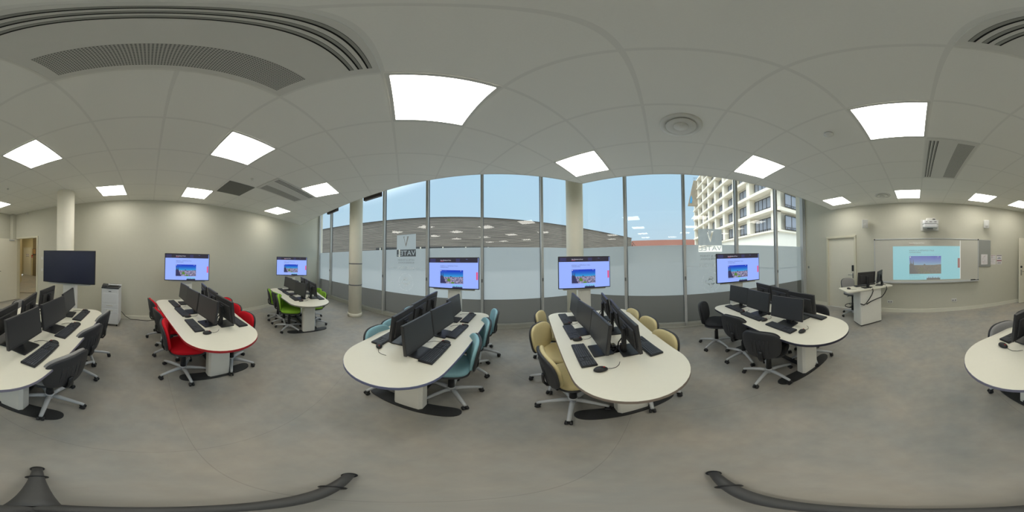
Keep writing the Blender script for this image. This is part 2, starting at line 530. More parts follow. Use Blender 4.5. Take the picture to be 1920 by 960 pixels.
# ------------------------------------------------------------------ mesh building
class MB:
    def __init__(s):
        s.v, s.f, s.mi, s.sm = [], [], [], []

    def add(s, vs, fs, mi=0, X=None, smooth=False):
        o = len(s.v)
        for p in vs:
            s.v.append(tuple(X @ Vector(p)) if X is not None else tuple(p))
        for f in fs:
            s.f.append([i + o for i in f])
            s.mi.append(mi)
            s.sm.append(smooth)
        return s

    def box(s, c, d, mi=0, X=None, bev=0.0):
        x, y, z = c
        a, b, h = d[0] / 2, d[1] / 2, d[2] / 2
        if bev <= 0:
            vs = [(x + i * a, y + j * b, z + k * h) for k in (-1, 1) for j in (-1, 1) for i in (-1, 1)]
            fs = [(0, 2, 3, 1), (4, 5, 7, 6), (0, 1, 5, 4), (2, 6, 7, 3), (0, 4, 6, 2), (1, 3, 7, 5)]
            return s.add(vs, fs, mi, X)
        bev = min(bev, a * 0.9, b * 0.9, h * 0.9)
        o = rrect(2 * a, 2 * b, bev, 3)
        return s.prism([(x + p, y + q) for p, q in o], z - h, z + h, mi, X, bev)

    def prism(s, o, z0, z1, mi=0, X=None, bev=0.0, smooth=False):
        """o: counter-clockwise outline; bevelled top and bottom edges"""
        n = len(o)
        rings = []
        if bev > 0:
            i = inset(o, bev)
            i2 = inset(o, bev * 0.3)
            rings = [(i, z0), (i2, z0 + bev * 0.3), (o, z0 + bev), (o, z1 - bev), (i2, z1 - bev * 0.3), (i, z1)]
        else:
            rings = [(o, z0), (o, z1)]
        vs = [(p[0], p[1], z) for r, z in rings for p in r]
        fs = []
        for k in range(len(rings) - 1):
            for j in range(n):
                a, b = k * n + j, k * n + (j + 1) % n
                fs.append((a, b, b + n, a + n))
        fs.append(tuple(reversed(range(n))))
        fs.append(tuple(range((len(rings) - 1) * n, len(rings) * n)))
        return s.add(vs, fs, mi, X, smooth)

    def lathe(s, prof, n=24, mi=0, X=None, c=(0, 0), smooth=True):
        vs, fs = [], []
        for r, z in prof:
            for k in range(n):
                t = 2 * PI * k / n
                vs.append((c[0] + r * math.cos(t), c[1] + r * math.sin(t), z))
        L = len(prof)
        for i in range(L - 1):
            for k in range(n):
                a, b = i * n + k, i * n + (k + 1) % n
                fs.append((a, b, b + n, a + n))
        fs.append(tuple(reversed(range(n))))
        fs.append(tuple(range((L - 1) * n, L * n)))
        return s.add(vs, fs, mi, X, smooth)

    def tube(s, path, r, n=8, mi=0, X=None, sx=1.0, smooth=True):
        """round tube along a path; r a number or one per point; sx widens it sideways"""
        P = [Vector(p) for p in path]
        rr = r if isinstance(r, (list, tuple)) else [r] * len(P)
        vs, fs = [], []
        prev = None
        for i, p in enumerate(P):
            d = (P[min(i + 1, len(P) - 1)] - P[max(i - 1, 0)]).normalized()
            ref = Vector((0, 0, 1)) if abs(d.z) < 0.95 else Vector((1, 0, 0))
            if prev is not None:
                ref = prev
            u = (ref - d * ref.dot(d)).normalized()
            prev = u
            q = d.cross(u)
            for k in range(n):
                t = 2 * PI * k / n
                vs.append(tuple(p + (u * math.cos(t) + q * math.sin(t) * sx) * rr[i]))
        for i in range(len(P) - 1):
            for k in range(n):
                a, b = i * n + k, i * n + (k + 1) % n
                fs.append((a, b, b + n, a + n))
        fs.append(tuple(reversed(range(n))))
        fs.append(tuple(range((len(P) - 1) * n, len(P) * n)))
        return s.add(vs, fs, mi, X, smooth)

    def quad(s, pts, mi=0, X=None):
        return s.add(pts, [tuple(range(len(pts)))], mi, X)

    def cushion(s, wd, dp, t, mi=0, X=None, ex=3.2, n=40, taper=0.0, bend=0.0, flat=0.55):
        """an upholstered pad lying in xy, centre at the origin, underside at z=0"""
        prof = [(0.02, 0.0), (0.5, 0.0), (0.9, 0.0), (0.97, 0.12), (1.0, 0.35), (0.995, 0.6), (0.96, 0.8), (0.88, 0.93), (0.7, 0.985), (0.4, 1.0), (0.02, 1.0)]
        vs, fs = [], []
        for r, z in prof:
            for k in range(n):
                a = 2 * PI * k / n
                ca, sa = math.cos(a), math.sin(a)
                x = math.copysign(abs(ca) ** (2 / ex), ca) * wd / 2 * r
                y = math.copysign(abs(sa) ** (2 / ex), sa) * dp / 2 * r
                x *= 1 + taper * y / dp
                vs.append((x, y, z * t + bend * x * x))
        L = len(prof)
        for i in range(L - 1):
            for k in range(n):
                a, b = i * n + k, i * n + (k + 1) % n
                fs.append((a, b, b + n, a + n))
        fs.append(tuple(reversed(range(n))))
        fs.append(tuple(range((L - 1) * n, L * n)))
        return s.add(vs, fs, mi, X, True)

    def text(s, body, size, mi=0, X=None, align='LEFT', depth=0.0):
        vs, fs = text_mesh(body, size, align)
        return s.add(vs, fs, mi, X)

    def mesh(s, name, mats):
        me = bpy.data.meshes.new(name)
        me.from_pydata(s.v, [], s.f)
        for mm in (mats if isinstance(mats, (list, tuple)) else [mats]):
            me.materials.append(mm)
        me.polygons.foreach_set('material_index', s.mi)
        me.polygons.foreach_set('use_smooth', s.sm)
        me.update()
        return me

    def build(s, name, mats, parent=None, loc=None, rz=0.0, kind=None, **tags):
        o = bpy.data.objects.new(name, s.mesh(name, mats))
        C.objects.link(o)
        if parent is not None:
            o.parent = parent
        if loc is not None:
            o.location = loc
        if rz:
            o.rotation_euler = (0, 0, rz)
        if kind:
            o['kind'] = kind
        for k_, v_ in tags.items():
            if v_:
                o[k_] = v_
        return o


_tc = {}


def text_mesh(body, size, align='LEFT'):
    key = (body, size, align)
    if key not in _tc:
        cu = bpy.data.curves.new('lettering', 'FONT')
        cu.body = body
        cu.size = size
        cu.align_x = align
        cu.resolution_u = 3
        ob = bpy.data.objects.new('lettering', cu)
        C.objects.link(ob)
        dg = bpy.context.evaluated_depsgraph_get()
        me = bpy.data.meshes.new_from_object(ob.evaluated_get(dg))
        _tc[key] = ([tuple(v.co) for v in me.vertices], [tuple(p.vertices) for p in me.polygons])
        bpy.data.objects.remove(ob)
        bpy.data.curves.remove(cu)
        bpy.data.meshes.remove(me)
    return _tc[key]


def cut_plate(outer, holes):
    """flat plate with holes, both given as outlines in xy"""
    cu = bpy.data.curves.new('plate', 'CURVE')
    cu.dimensions = '2D'
    cu.fill_mode = 'BOTH'
    for o in [outer] + holes:
        sp_ = cu.splines.new('POLY')
        sp_.points.add(len(o) - 1)
        for i, p in enumerate(o):
            sp_.points[i].co = (p[0], p[1], 0, 1)
        sp_.use_cyclic_u = True
    ob = bpy.data.objects.new('plate', cu)
    C.objects.link(ob)
    dg = bpy.context.evaluated_depsgraph_get()
    me = bpy.data.meshes.new_from_object(ob.evaluated_get(dg))
    out = ([tuple(v.co) for v in me.vertices], [tuple(p.vertices) for p in me.polygons])
    bpy.data.objects.remove(ob)
    bpy.data.curves.remove(cu)
    bpy.data.meshes.remove(me)
    return out


def rrect(wd, dp, r, n=5):
    o = []
    for cx, cy, a0 in ((wd / 2 - r, -dp / 2 + r, -90), (wd / 2 - r, dp / 2 - r, 0), (-wd / 2 + r, dp / 2 - r, 90), (-wd / 2 + r, -dp / 2 + r, 180)):
        for k in range(n + 1):
            t = R(a0 + 90 * k / n)
            o.append((cx + r * math.cos(t), cy + r * math.sin(t)))
    return o


def inset(o, d):
    n = len(o)
    out = []
    for i in range(n):
        p0, p1, p2 = Vector(o[i - 1]), Vector(o[i]), Vector(o[(i + 1) % n])
        a, b = (p1 - p0), (p2 - p1)
        a = a.normalized() if a.length > 1e-9 else b.normalized()
        b = b.normalized() if b.length > 1e-9 else a
        na, nb = Vector((-a.y, a.x)), Vector((-b.y, b.x))
        q = na + nb
        q = q / max(q.length_squared / 2, 0.3)
        out.append(tuple(p1 + q * d))
    return out


def T(x=0, y=0, z=0):
    return Matrix.Translation((x, y, z))


def RX(a):
    return Matrix.Rotation(a, 4, 'X')


def RY(a):
    return Matrix.Rotation(a, 4, 'Y')


def RZ(a):
    return Matrix.Rotation(a, 4, 'Z')


def thing(name, label, cat, loc=(0, 0, 0), rz=0.0, group=None):
    o = bpy.data.objects.new(name, None)
    o.empty_display_size = 0.1
    C.objects.link(o)
    o.location = loc
    o.rotation_euler = (0, 0, rz)
    o['label'] = label
    o['category'] = cat
    if group:
        o['group'] = group
    return o


def tagm(o, label, cat, group=None):
    o['label'] = label
    o['category'] = cat
    if group:
        o['group'] = group
    return o


def kids(o):
    return [c for c in o.children]


def dup(root, loc, rz, label, group=None, swap=None):
    """copy of a thing with copies of its parts and sub-parts"""
    r = root.copy()
    C.objects.link(r)
    r.location = loc
    r.rotation_euler = (0, 0, rz)
    r['label'] = label
    if group:
        r['group'] = group
    for ch in kids(root):
        c = ch.copy()
        C.objects.link(c)
        c.parent = r
        for g in kids(ch):
            d = g.copy()
            C.objects.link(d)
            d.parent = c
    return r


def empty_structure(name, loc=(0, 0, 0), rz=0):
    o = bpy.data.objects.new(name, None)
    C.objects.link(o)
    o.location = loc
    o.rotation_euler = (0, 0, rz)
    o['kind'] = 'structure'
    return o


# ------------------------------------------------------------------ the room shell
XL, YR, XW = -4.094, -4.49, 3.77          # printer wall, whiteboard wall, window front
GS, GI = -0.6191, 4.5499                  # slanted window front: y = GI + GS x
gy = lambda x: GI + GS * x
CORN = (XW, gy(XW))
LEFTC = (XL, gy(XL))
HV = 4.05                                 # underside of the slab over the window strip
E1, E0 = 2.91, -0.62                      # ceiling edge y = E1 + E0 x
XE = 2.555

b = MB()
b.prism([(XL, YR), (XW + 0.1, YR), (XW + 0.1, CORN[1]), (XL, LEFTC[1] + 0.1)], -0.12, 0.0)
b.build('floor', M['floor'], kind='structure')

b = MB()
b.prism([(XL, YR), (XE, YR), (XE, E1 + E0 * XE), (XL, E1 + E0 * XL)], CEIL, CEIL + 0.035)
b.build('ceiling', M['ceiling'], kind='structure')
b = MB()
b.prism([(XL - 0.2, YR - 0.2), (XW + 0.5, YR - 0.2), (XW + 0.5, CORN[1] + 0.3), (XL - 0.2, LEFTC[1] + 0.5)], HV, HV + 0.25)
b.build('ceiling_slab', M['wall'], kind='structure')

# printer wall (x = XL) with the open doorway
D0, D1, DH = -4.25, -3.36, 2.12
b = MB()
for y0, y1, z0, z1 in ((YR - 0.2, D0 - 0.045, 0, HV), (D1 + 0.045, LEFTC[1] + 0.3, 0, HV), (D0 - 0.045, D1 + 0.045, DH + 0.04, HV)):
    b.box((XL - 0.06, (y0 + y1) / 2, (z0 + z1) / 2), (0.12, y1 - y0, z1 - z0))
b.build('wall_left', M['wall'], kind='structure')
# whiteboard wall (y = YR) with a closed door
DX0, DX1 = 1.80, 2.70
b = MB()
for x0, x1, z0, z1 in ((XL, DX0, 0, HV), (DX1, XW + 0.3, 0, HV), (DX0, DX1, 2.10, HV)):
    b.box(((x0 + x1) / 2, YR - 0.07, (z0 + z1) / 2), (x1 - x0, 0.14, z1 - z0))
b.build('wall_right', M['wall'], kind='structure')
# boxed pipe in the corner
b = MB()
b.box((-4.0, -4.41, CEIL / 2), (0.17, 0.15, CEIL), bev=0.01)
b.build('trim_1', M['wall'], kind='structure')

# skirting boards
b = MB()
b.box((XL + 0.008, (D1 + 0.06 + 7.0) / 2, 0.05), (0.016, 7.0 - D1 - 0.06, 0.10))
b.build('baseboard_left', M['skirt'], kind='structure')
b = MB()
b.box(((DX1 + 0.05 + XW - 0.06) / 2, YR + 0.008, 0.05), (XW - 0.11 - DX1, 0.016, 0.10))
b.box(((-3.9 + DX0 - 0.05) / 2, YR + 0.008, 0.05), (DX0 - 0.05 + 3.9, 0.016, 0.10))
b.build('baseboard_right', M['skirt'], kind='structure')

# closed door in the whiteboard wall
d = empty_structure('door_1', ((DX0 + DX1) / 2, YR, 0))
b = MB()
b.box((0, -0.035, 1.045), (0.90, 0.04, 2.09), bev=0.003)
b.build('leaf', M['door'], d)
b = MB()
for x in (-0.475, 0.475):
    b.box((x, -0.01, 1.06), (0.06, 0.10, 2.12), bev=0.004)
b.box((0, -0.01, 2.125), (1.01, 0.10, 0.06), bev=0.004)
b.build('door_frame', M['door_frame'], d)
b = MB()
b.box((-0.385, 0.0, 1.215), (0.055, 0.03, 0.17), bev=0.008)
b.build('card_reader', M['blk'], d)
b = MB()
b.box((-0.385, -0.008, 1.0), (0.036, 0.014, 0.15), bev=0.003)
b.tube([(-0.385, 0, 1.03), (-0.385, 0.05, 1.03), (-0.37, 0.055, 1.03), (-0.26, 0.055, 1.03)], 0.009, 8)
b.build('door_handle', M['chrome'], d)

# open door leaf, its frame in the printer wall
d = empty_structure('door_2', (XL, D0, 0))
b = MB()
for y in (-0.025, D1 - D0 + 0.025):
    b.box((-0.05, y, DH / 2), (0.15, 0.05, DH), bev=0.004)
b.box((-0.05, (D1 - D0) / 2, DH + 0.02), (0.15, D1 - D0 + 0.1, 0.05), bev=0.004)
b.build('door_frame', M['door_frame'], d)
X = T(0.03, -0.02, 0) @ RZ(R(-4.0))
b = MB()
b.box((0.46, 0, 1.055), (0.92, 0.042, 2.09), X=X, bev=0.003)
b.build('leaf', M['door'], d)
b = MB()
for s_ in (1, -1):
    b.box((0.845, s_ * 0.024, 1.02), (0.04, 0.008, 0.16), X=X, bev=0.003)
    b.tube([(0.845, s_ * 0.02, 1.05), (0.845, s_ * 0.065, 1.05), (0.835, s_ * 0.07, 1.05), (0.73, s_ * 0.07, 1.05)], 0.009, 8, X=X)
b.box((0.845, 0.024, 0.93), (0.035, 0.008, 0.035), X=X, bev=0.003)
b.build('door_handle', M['chrome'], d)
b = MB()
b.lathe([(0.002, 0.0), (0.033, 0.0), (0.036, 0.008), (0.030, 0.03), (0.002, 0.032)], 20, X=X @ T(0.845, 0.021, 1.19) @ RX(R(-90)))
b.build('electronic_lock', M['blk'], d)
b = MB()
b.box((0.25, 0.035, 2.06), (0.22, 0.03, 0.035), X=X, bev=0.004)
b.box((0.12, 0.05, 2.10), (0.30, 0.012, 0.014), X=X @ RZ(R(22)))
b.build('door_closer', M['silver'], d)

# corridor behind the doorway
b = MB()
b.prism([(-11.0, -10.5), (XL, -4.55), (XL, -2.2), (-11.0, -5.0)], -0.10, -0.002)
b.build('floor_corridor', M['floor'], kind='structure')
b = MB()
b.prism([(-11.0, -10.9), (XL - 0.12, -4.95), (XL - 0.12, -2.0), (-11.0, -4.8)], 3.0, 3.05)
b.build('ceiling_corridor', M['wall'], kind='structure')
b = MB()
b.box((-9.62, -8.2, 1.5), (0.1, 4.2, 3.0))
b.build('wall_corridor_end', M['corr_wall'], kind='structure')
b = MB()
b.prism([(XL - 0.12, -4.55), (-7.3, -7.20), (-7.3, -7.55), (XL - 0.12, -4.90)][::-1], 0, 3.0)
b.prism([(-7.0, -7.3), (-9.7, -9.75), (-9.7, -10.1), (-7.0, -7.65)][::-1], 0, 3.0)
b.build('wall_corridor_side', M['corr_wall'], kind='structure')
b = MB()
b.prism([(XL - 0.12, -2.9), (XL - 0.12, -2.7), (-9.7, -6.9), (-9.7, -7.15)][::-1], 0, 3.0)
b.build('wall_corridor_far', M['corr_wall'], kind='structure')
b = MB()
b.box((-9.51, -7.72, 1.5), (0.12, 0.85, 3.0))  # box standing in for the shaded stretch of the end wall
b.build('wall_corridor_shade', M['corr_shade'], kind='structure')
d = empty_structure('door_3', (-9.56, -8.80, 0))
b = MB()
b.box((0, 0, 1.02), (0.04, 0.74, 2.04), bev=0.003)
b.build('leaf', M['door'], d)
b = MB()
for y in (-0.4, 0.4):
    b.box((0.01, y, 1.04), (0.06, 0.05, 2.08))
b.box((0.01, 0, 2.08), (0.06, 0.85, 0.06))
b.build('door_frame', M['door_frame'], d)
for k in (0, 1):
    b = MB()
    b.box((0, 0, 0), (0.01, 0.14, 0.22))
    b.box((0.006, 0, 0.05), (0.004, 0.09, 0.05), 1)
    b.box((0.006, 0, -0.085), (0.004, 0.12, 0.04), 1)
    tagm(b.build('door_notice', [M['paper'], M['ink']], loc=(-9.53, -8.86 + 0.17 * k, 1.5)),
         'white paper notice pinned on the corridor door, %s the handle' % ('above' if k == 0 else 'hinge edge, away from'), 'notice')
b = MB()
b.box((0, 0, 0), (0.02, 0.20, 0.20), bev=0.003)
b.box((0.011, 0, -0.03), (0.004, 0.12, 0.03), 1)
tagm(b.build('fire_notice', [M['sign_red'], M['paper']], loc=(-9.555, -8.27, 1.42)), 'small red fire notice on the corridor wall beside the far door', 'sign')
b = MB()
b.box((0, 0, 0), (0.36, 0.03, 0.46), bev=0.004)
b.box((0, 0.017, 0.02), (0.28, 0.006, 0.36), 1)
tagm(b.build('corridor_picture', [M['blk2'], M['pic_a']], loc=(-9.43, -7.97, 1.75), rz=R(-90)), 'dark framed ochre picture hanging at the corridor corner', 'picture')
for lx, ly, lab in ((-5.6, -4.9, 'added fill panel under the corridor ceiling just outside the open door'), (-8.2, -7.4, 'added fill panel under the corridor ceiling near the far corridor door')):  # unseen glowing panels, added to brighten the corridor
    b = MB()
    b.box((0, 0, 0), (0.58, 0.58, 0.02), 0)
    tagm(b.build('corridor_fill_light', [M['corr_fill']], loc=(lx, ly, 2.985), rz=R(45)), lab, 'light', 'added corridor fill panels')
pts = [(-4.75 - 0.1 * k, -5.02 + 0.12 * k + 0.03 * math.sin(k * 2.1), 0.008) for k in range(8)]
b = MB()
b.tube(pts, 0.008, 6)
tagm(b.build('corridor_cable', M['cable']), 'black cable lying across the corridor floor outside the open door', 'cable')

# ------------------------------------------------------------------ glazed fronts
ANG = math.atan(GS)                        # direction of the slanted front
UL = Vector((math.cos(ANG), math.sin(ANG)))
FZ1, FZ0, SILL = 1.92, 0.712, 0.115


def lettering(b, u0, u1, zt, zm, zb, X, flip):
    """the printed lettering of one pane: read from outdoors, so mirrored indoors"""
    uc = (u0 + u1) / 2
    F = X @ T(uc, 0, 0) @ RX(R(90)) @ Matrix.Diagonal((-1 if flip else 1, 1, 1, 1))
    wd = u1 - u0
    for body, size, z, mi in (('HOTEL & TOURISM', 0.062, zb - 0.115, 0), ('BUSINESS SCHOOL', 0.062, zb - 0.185, 0)):
        b.text(body, size, mi, F @ T(0, z, 0), 'CENTER')
    b.text('SALLES   VATEL', 0.095, 1, F @ T(0, 1.385, 0), 'CENTER')
    for s_ in (-1, 1):
        b.quad([(s_ * 0.42, 1.412, 0), (s_ * 0.58, 1.412, 0), (s_ * 0.58, 1.42, 0), (s_ * 0.42, 1.42, 0)][::s_], 1, F)
    cz = 1.04
    body = 'VATEL HOTEL & TOURISM BUSINESS SCHOOL '
    for k, ch in enumerate(body):
        t = PI / 2 - 2 * PI * k / len(body)
        if ch != ' ':
            b.text(ch, 0.042, 1, F @ T(0.215 * math.cos(t), cz + 0.215 * math.sin(t), 0) @ RZ(t - PI / 2), 'CENTER')
    # globe wrapped by a ribbon
    def stroke(pts, wdt):
        for i in range(len(pts) - 1):
            p, q = Vector(pts[i]), Vector(pts[i + 1])
            n = (q - p)
            n = Vector((-n.y, n.x)).normalized() * wdt / 2
            b.quad([(p.x - n.x, p.y - n.y, 0), (q.x - n.x, q.y - n.y, 0), (q.x + n.x, q.y + n.y, 0), (p.x + n.x, p.y + n.y, 0)], 1, F)
    arc = lambda cx, cy, rx, ry, a0, a1, n=16: [(cx + rx * math.cos(R(a0 + (a1 - a0) * i / n)), cy + ry * math.sin(R(a0 + (a1 - a0) * i / n))) for i in range(n + 1)]
    stroke(arc(0, cz, 0.085, 0.085, 0, 360, 28), 0.010)
    stroke(arc(0, cz, 0.145, 0.055, 150, 395, 24), 0.013)
    stroke(arc(0, cz - 0.02, 0.05, 0.115, 190, 350), 0.012)
    stroke(arc(0, cz + 0.09, 0.05, 0.03, 0, 360), 0.014)
    stroke(arc(0.02, cz + 0.02, 0.06, 0.04, 20, 200), 0.018)
    stroke(arc(-0.03, cz - 0.03, 0.04, 0.03, 160, 380), 0.012)


def vbox(b, u0, u1, z0, z1, X):
    """square of film with a tall serif letter left clear"""
    uc, zc = (u0 + u1) / 2, (z0 + z1) / 2
    k = (z1 - z0)
    P = lambda x, y: (uc + x * k, zc + y * k)
    hole = [P(-0.24, 0.36), P(-0.06, 0.36), P(-0.06, 0.335), P(-0.105, 0.33), P(0.03, -0.16), P(0.165, 0.33), P(0.10, 0.335), P(0.10, 0.36), P(0.24, 0.36),
            P(0.24, 0.335), P(0.205, 0.325), P(0.015, -0.34), P(-0.005, -0.34), P(-0.205, 0.33), P(-0.24, 0.335)]
    hole = [(2 * uc - x, y) for x, y in hole]
    vs, fs = cut_plate([(u0, z0), (u1, z0), (u1, z1), (u0, z1)], [hole])
    b.add(vs, fs, 0, X @ RX(R(90)))


def pane(n, P, Q, logo=None, fz=(FZ0, FZ1), mull=True, lock=True):
    """one bay of glazing from plan point P to plan point Q (room side to the right of P->Q ... y<0 local)"""
    P, Q = Vector(P), Vector(Q)
    L = (Q - P).length
    a = math.atan2(Q.y - P.y, Q.x - P.x)
    wdw = empty_structure('window_%d' % n, (P.x, P.y, 0), a)
    g = 0.028
    b = MB()
    b.quad([(0.02, 0.03, SILL), (L - 0.02, 0.03, SILL), (L - 0.02, 0.03, HV), (0.02, 0.03, HV)])
    b.build('glass_pane', M['glass'], wdw)
    f0, f1 = fz
    y = 0.016
    b = MB()
    X = T(0, y, 0)
    if logo:
        u0, u1, zs, zt = logo
        fr = lambda x0, x1, z0, z1: b.quad([(x0, y, z0), (x1, y, z0), (x1, y, z1), (x0, y, z1)])
        fr(g, u0, f0, f1)
        fr(u1, L - g, f0, f1)
        fr(u0, u1, f0, zs)
        fr(u0, u1, f1 - 0.012, f1)
        vbox(b, u0, u1, f1, zt, X)
        # the name left in film across the clear strip
        vs, fs = text_mesh('VATEL', (f1 - zs) * 0.98, 'CENTER')
        xs = [v[0] for v in vs]
        k = (u1 - u0 - 0.03) / (max(xs) - min(xs))
        b.add(vs, fs, 0, T((u0 + u1) / 2, y, zs + 0.03) @ RX(R(90)) @ Matrix.Diagonal((-k, 0.95, 1, 1)))
    else:
        b.quad([(g, y, f0), (L - g, y, f0), (L - g, y, f1), (g, y, f1)])
    b.build('frosted_film', M['frost'], wdw)
    if logo:
        b = MB()
        lettering(b, logo[0], logo[1], logo[3], f1, logo[2], T(0, y - 0.003, 0), True)
        b.build('film_lettering', [M['frost_text'], M['frost_white']], wdw)
    b = MB()
    b.quad([(g, y, SILL), (L - g, y, SILL), (L - g, y, f0), (g, y, f0)])
    b.build('dark_film', M['dark_film'], wdw)
    b = MB()
    b.box((L / 2, -0.01, SILL / 2), (L, 0.14, SILL), bev=0.004)
    b.box((L / 2, -0.06, 0.02), (L, 0.09, 0.04), bev=0.004)
    b.build('sill', M['sill'], wdw)
    if mull:
        b = MB()
        b.box((L, -0.025, (HV + 0.0) / 2), (0.058, 0.11, HV), bev=0.004)
        b.box((L, 0.022, HV / 2), (0.075, 0.02, HV), 1)
        b.build('mullion', [M['alu'], M['alu_dark']], wdw)
        if lock:
            b = MB()
            b.box((L, -0.087, 1.165), (0.034, 0.016, 0.075), bev=0.004)
            b.build('lock_box', M['pillar_ring'], wdw)
    return wdw


xs = [LEFTC[0] + 0.02, -3.133, -1.87, -0.613, 0.597, 1.776, 3.003]
pts = [(x, gy(x)) for x in xs] + [CORN]
n = 1
for i in range(len(pts) - 1):
    lg = None
    if i == 3:
        P = Vector(pts[3])
        u0 = (Vector((-0.240, gy(-0.240))) - P).length
        u1 = (Vector((0.290, gy(0.290))) - P).length
        lg = (u0, u1, 1.722, 2.312)
    pane(n, pts[i], pts[i + 1], lg)
    n += 1
ys = [CORN[1], 0.817, -0.553, -1.889, -3.212, YR + 0.05]
for i in range(len(ys) - 1):
    lg = None
    if i == 2:
        lg = (ys[2] + 0.896, ys[2] + 1.500, 1.738, 2.277)
        lg = (-0.553 + 0.896 - 0.553 * 0, -0.553 + 1.500, 1.738, 2.277)
        lg = (0.896 - 0.553, 1.500 - 0.553, 1.738, 2.277)
    pane(n, (XW, ys[i]), (XW, ys[i + 1]), lg, (0.77, 1.90))
    n += 1
# end posts of the glazing against the two walls
b = MB()
b.box((LEFTC[0] + 0.06, LEFTC[1] - 0.10, HV / 2), (0.07, 0.14, HV), bev=0.004)
b.box((LEFTC[0] + 0.015, LEFTC[1] - 0.14, HV / 2), (0.03, 0.06, HV), bev=0.004)
b.build('trim_2', M['alu'], kind='structure')
b = MB()
b.box((XW - 0.03, YR + 0.05, HV / 2), (0.14, 0.09, HV), bev=0.004)
b.box((XW - 0.12, YR + 0.025, HV / 2), (0.05, 0.05, HV), bev=0.004)
b.build('trim_3', M['alu'], kind='structure')
# edge trim of the suspended ceiling
b = MB()
b.prism([(XE, YR), (XE + 0.012, YR), (XE + 0.012, E1 + E0 * XE), (XL, E1 + E0 * XL + 0.014), (XL, E1 + E0 * XL), (XE, E1 + E0 * XE)], CEIL - 0.004, CEIL + 0.06)
b.build('trim_4', M['fixture'], kind='structure')


def blind(x0, x1, z, label):
    p, q = Vector((x0, gy(x0))), Vector((x1, gy(x1)))
    c = (p + q) / 2
    b = MB()
    b.box((0, -0.10, 0), ((q - p).length, 0.11, 0.22), bev=0.01)
    tagm(b.build('blind_box', M['blind'], loc=(c.x, c.y, z), rz=ANG), label, 'blind box')


blind(-3.30, -2.65, 3.70, 'dark brown blind box over the glazing, close to the printer wall')
blind(-1.30, -0.68, 3.68, 'dark brown blind box over the glazing, behind the free-standing white pillar')


# round pillars
def pillar(name, x, y, top, label, bands):
    r = thing(name, label, 'pillar', (x, y, 0))
    b = MB()
    b.lathe([(0.02, 0.0), (0.195, 0.0), (0.195, top), (0.02, top)], 40)
    b.build('shaft', M['pillar'], r)
    b = MB()
    b.lathe([(0.19, 0.0), (0.212, 0.0), (0.212, 0.095), (0.206, 0.1), (0.19, 0.1)], 40)
    b.build('base_collar', M['pillar'], r)
    for z in bands:
        b = MB()
        b.lathe([(0.19, z - 0.014), (0.199, z - 0.014), (0.199, z + 0.014), (0.19, z + 0.014)], 40)
        b.build('joint_strip', M['pillar_ring'], r)
    return r


pillar('pillar', -1.43, 4.60, HV - 0.02, 'white round pillar with two grey rings, standing free before the slanted windows', (1.51, 0.92))
pillar('pillar', 0.864 * 3.72, 0.501 * 3.72, HV - 0.02, 'white round pillar in the window corner behind the screen of the yellow-chair table', ())
pillar('pillar', -0.858 / 0.9846 * 3.66, -0.483 / 0.9846 * 3.66, CEIL, 'white round pillar behind the switched-off screen near the open door', ())

# ------------------------------------------------------------------ ceiling fittings
cell = lambda i, j: ((i + 0.318) * 0.6, (j + 1.660) * 0.6)


def make_light():
    r = thing('ceiling_light', '', 'light', (0, 0, CEIL))
    b = MB()
    o = rrect(0.592, 0.592, 0.004, 2)
    q = rrect(0.545, 0.545, 0.004, 2)
    n_ = len(o)
    vs = [(p[0], p[1], -0.001) for p in o] + [(p[0], p[1], -0.005) for p in o] + [(p[0], p[1], -0.005) for p in q] + [(p[0], p[1], -0.001) for p in q]
    fs = []
    for k in range(3):
        for j in range(n_):
            a_, c_ = k * n_ + j, k * n_ + (j + 1) % n_
            fs.append((a_, c_, c_ + n_, a_ + n_))
    b.add(vs, fs)
    b.build('frame', M['fixture'], r)
    b = MB()
    b.box((0, 0, -0.0025), (0.546, 0.546, 0.003))
    b.build('diffuser', M['panel'], r)
    return r


LIGHTS = [
    ((0, 0), 'square ceiling light above the gap between the blue-chair and yellow-chair tables'),
    ((3, 0), 'square ceiling light in front of the window corner pillar'),
    ((0, -4), 'square ceiling light between the two round air outlets and the black-chair table'),
    ((3, -4), 'square ceiling light above the screen end of the black-chair table'),
    ((3, -8), 'square ceiling light over the closed white door'),
    ((0, -8), 'square ceiling light beside the small round outlet over the whiteboard'),
    ((-3, -8), 'square ceiling light above the grey pinboard'),
    ((-3, -4), 'square ceiling light above the grey-chair table'),
    ((-3, 0), 'square ceiling light above the rounded end of the red-chair table'),
    ((-6, -3), 'square ceiling light by the wall above the printer'),
    ((-6, 0), 'square ceiling light by the wall beside the dark perforated panel'),
    ((-3, 3), 'square ceiling light next to the slotted air unit near the slanted windows'),
    ((-6, 4), 'square ceiling light above the screen end of the green-chair table'),
    ((-5, -8.05), 'square ceiling light over the open door leaf'),
]
LGRP = 'square ceiling light panels'
L0 = make_light()
for k, ((i, j), lab) in enumerate(LIGHTS):
    x, y = cell(i, j)
    if k == 13:
        x, y = -2.80, -3.77
    if k == 0:
        L0.location = (x, y, CEIL)
        L0['label'] = lab
        L0['group'] = LGRP
    else:
        dup(L0, (x, y, CEIL), 0, lab, LGRP)


def make_cassette():
    r = thing('air_cassette', '', 'air conditioner', (0, 0, CEIL - 0.001))
    b = MB()
    b.box((0, 0, -0.004), (0.585, 1.185, 0.008), bev=0.002)
    b.build('panel', M['fixture'], r)
    b = MB()
    b.box((-0.156, 0, -0.009), (0.202, 1.056, 0.002))
    b.build('return_grille', M['grille'], r)
    for x in (0.172, 0.212, 0.252):
        b = MB()
        b.box((x, 0, -0.0085), (0.022, 1.085, 0.0015))
        b.box((x + 0.003, 0, -0.0098), (0.013, 1.085, 0.001), 1)
        b.build('air_slot', [M['slot'], M['blade']], r)
    return r


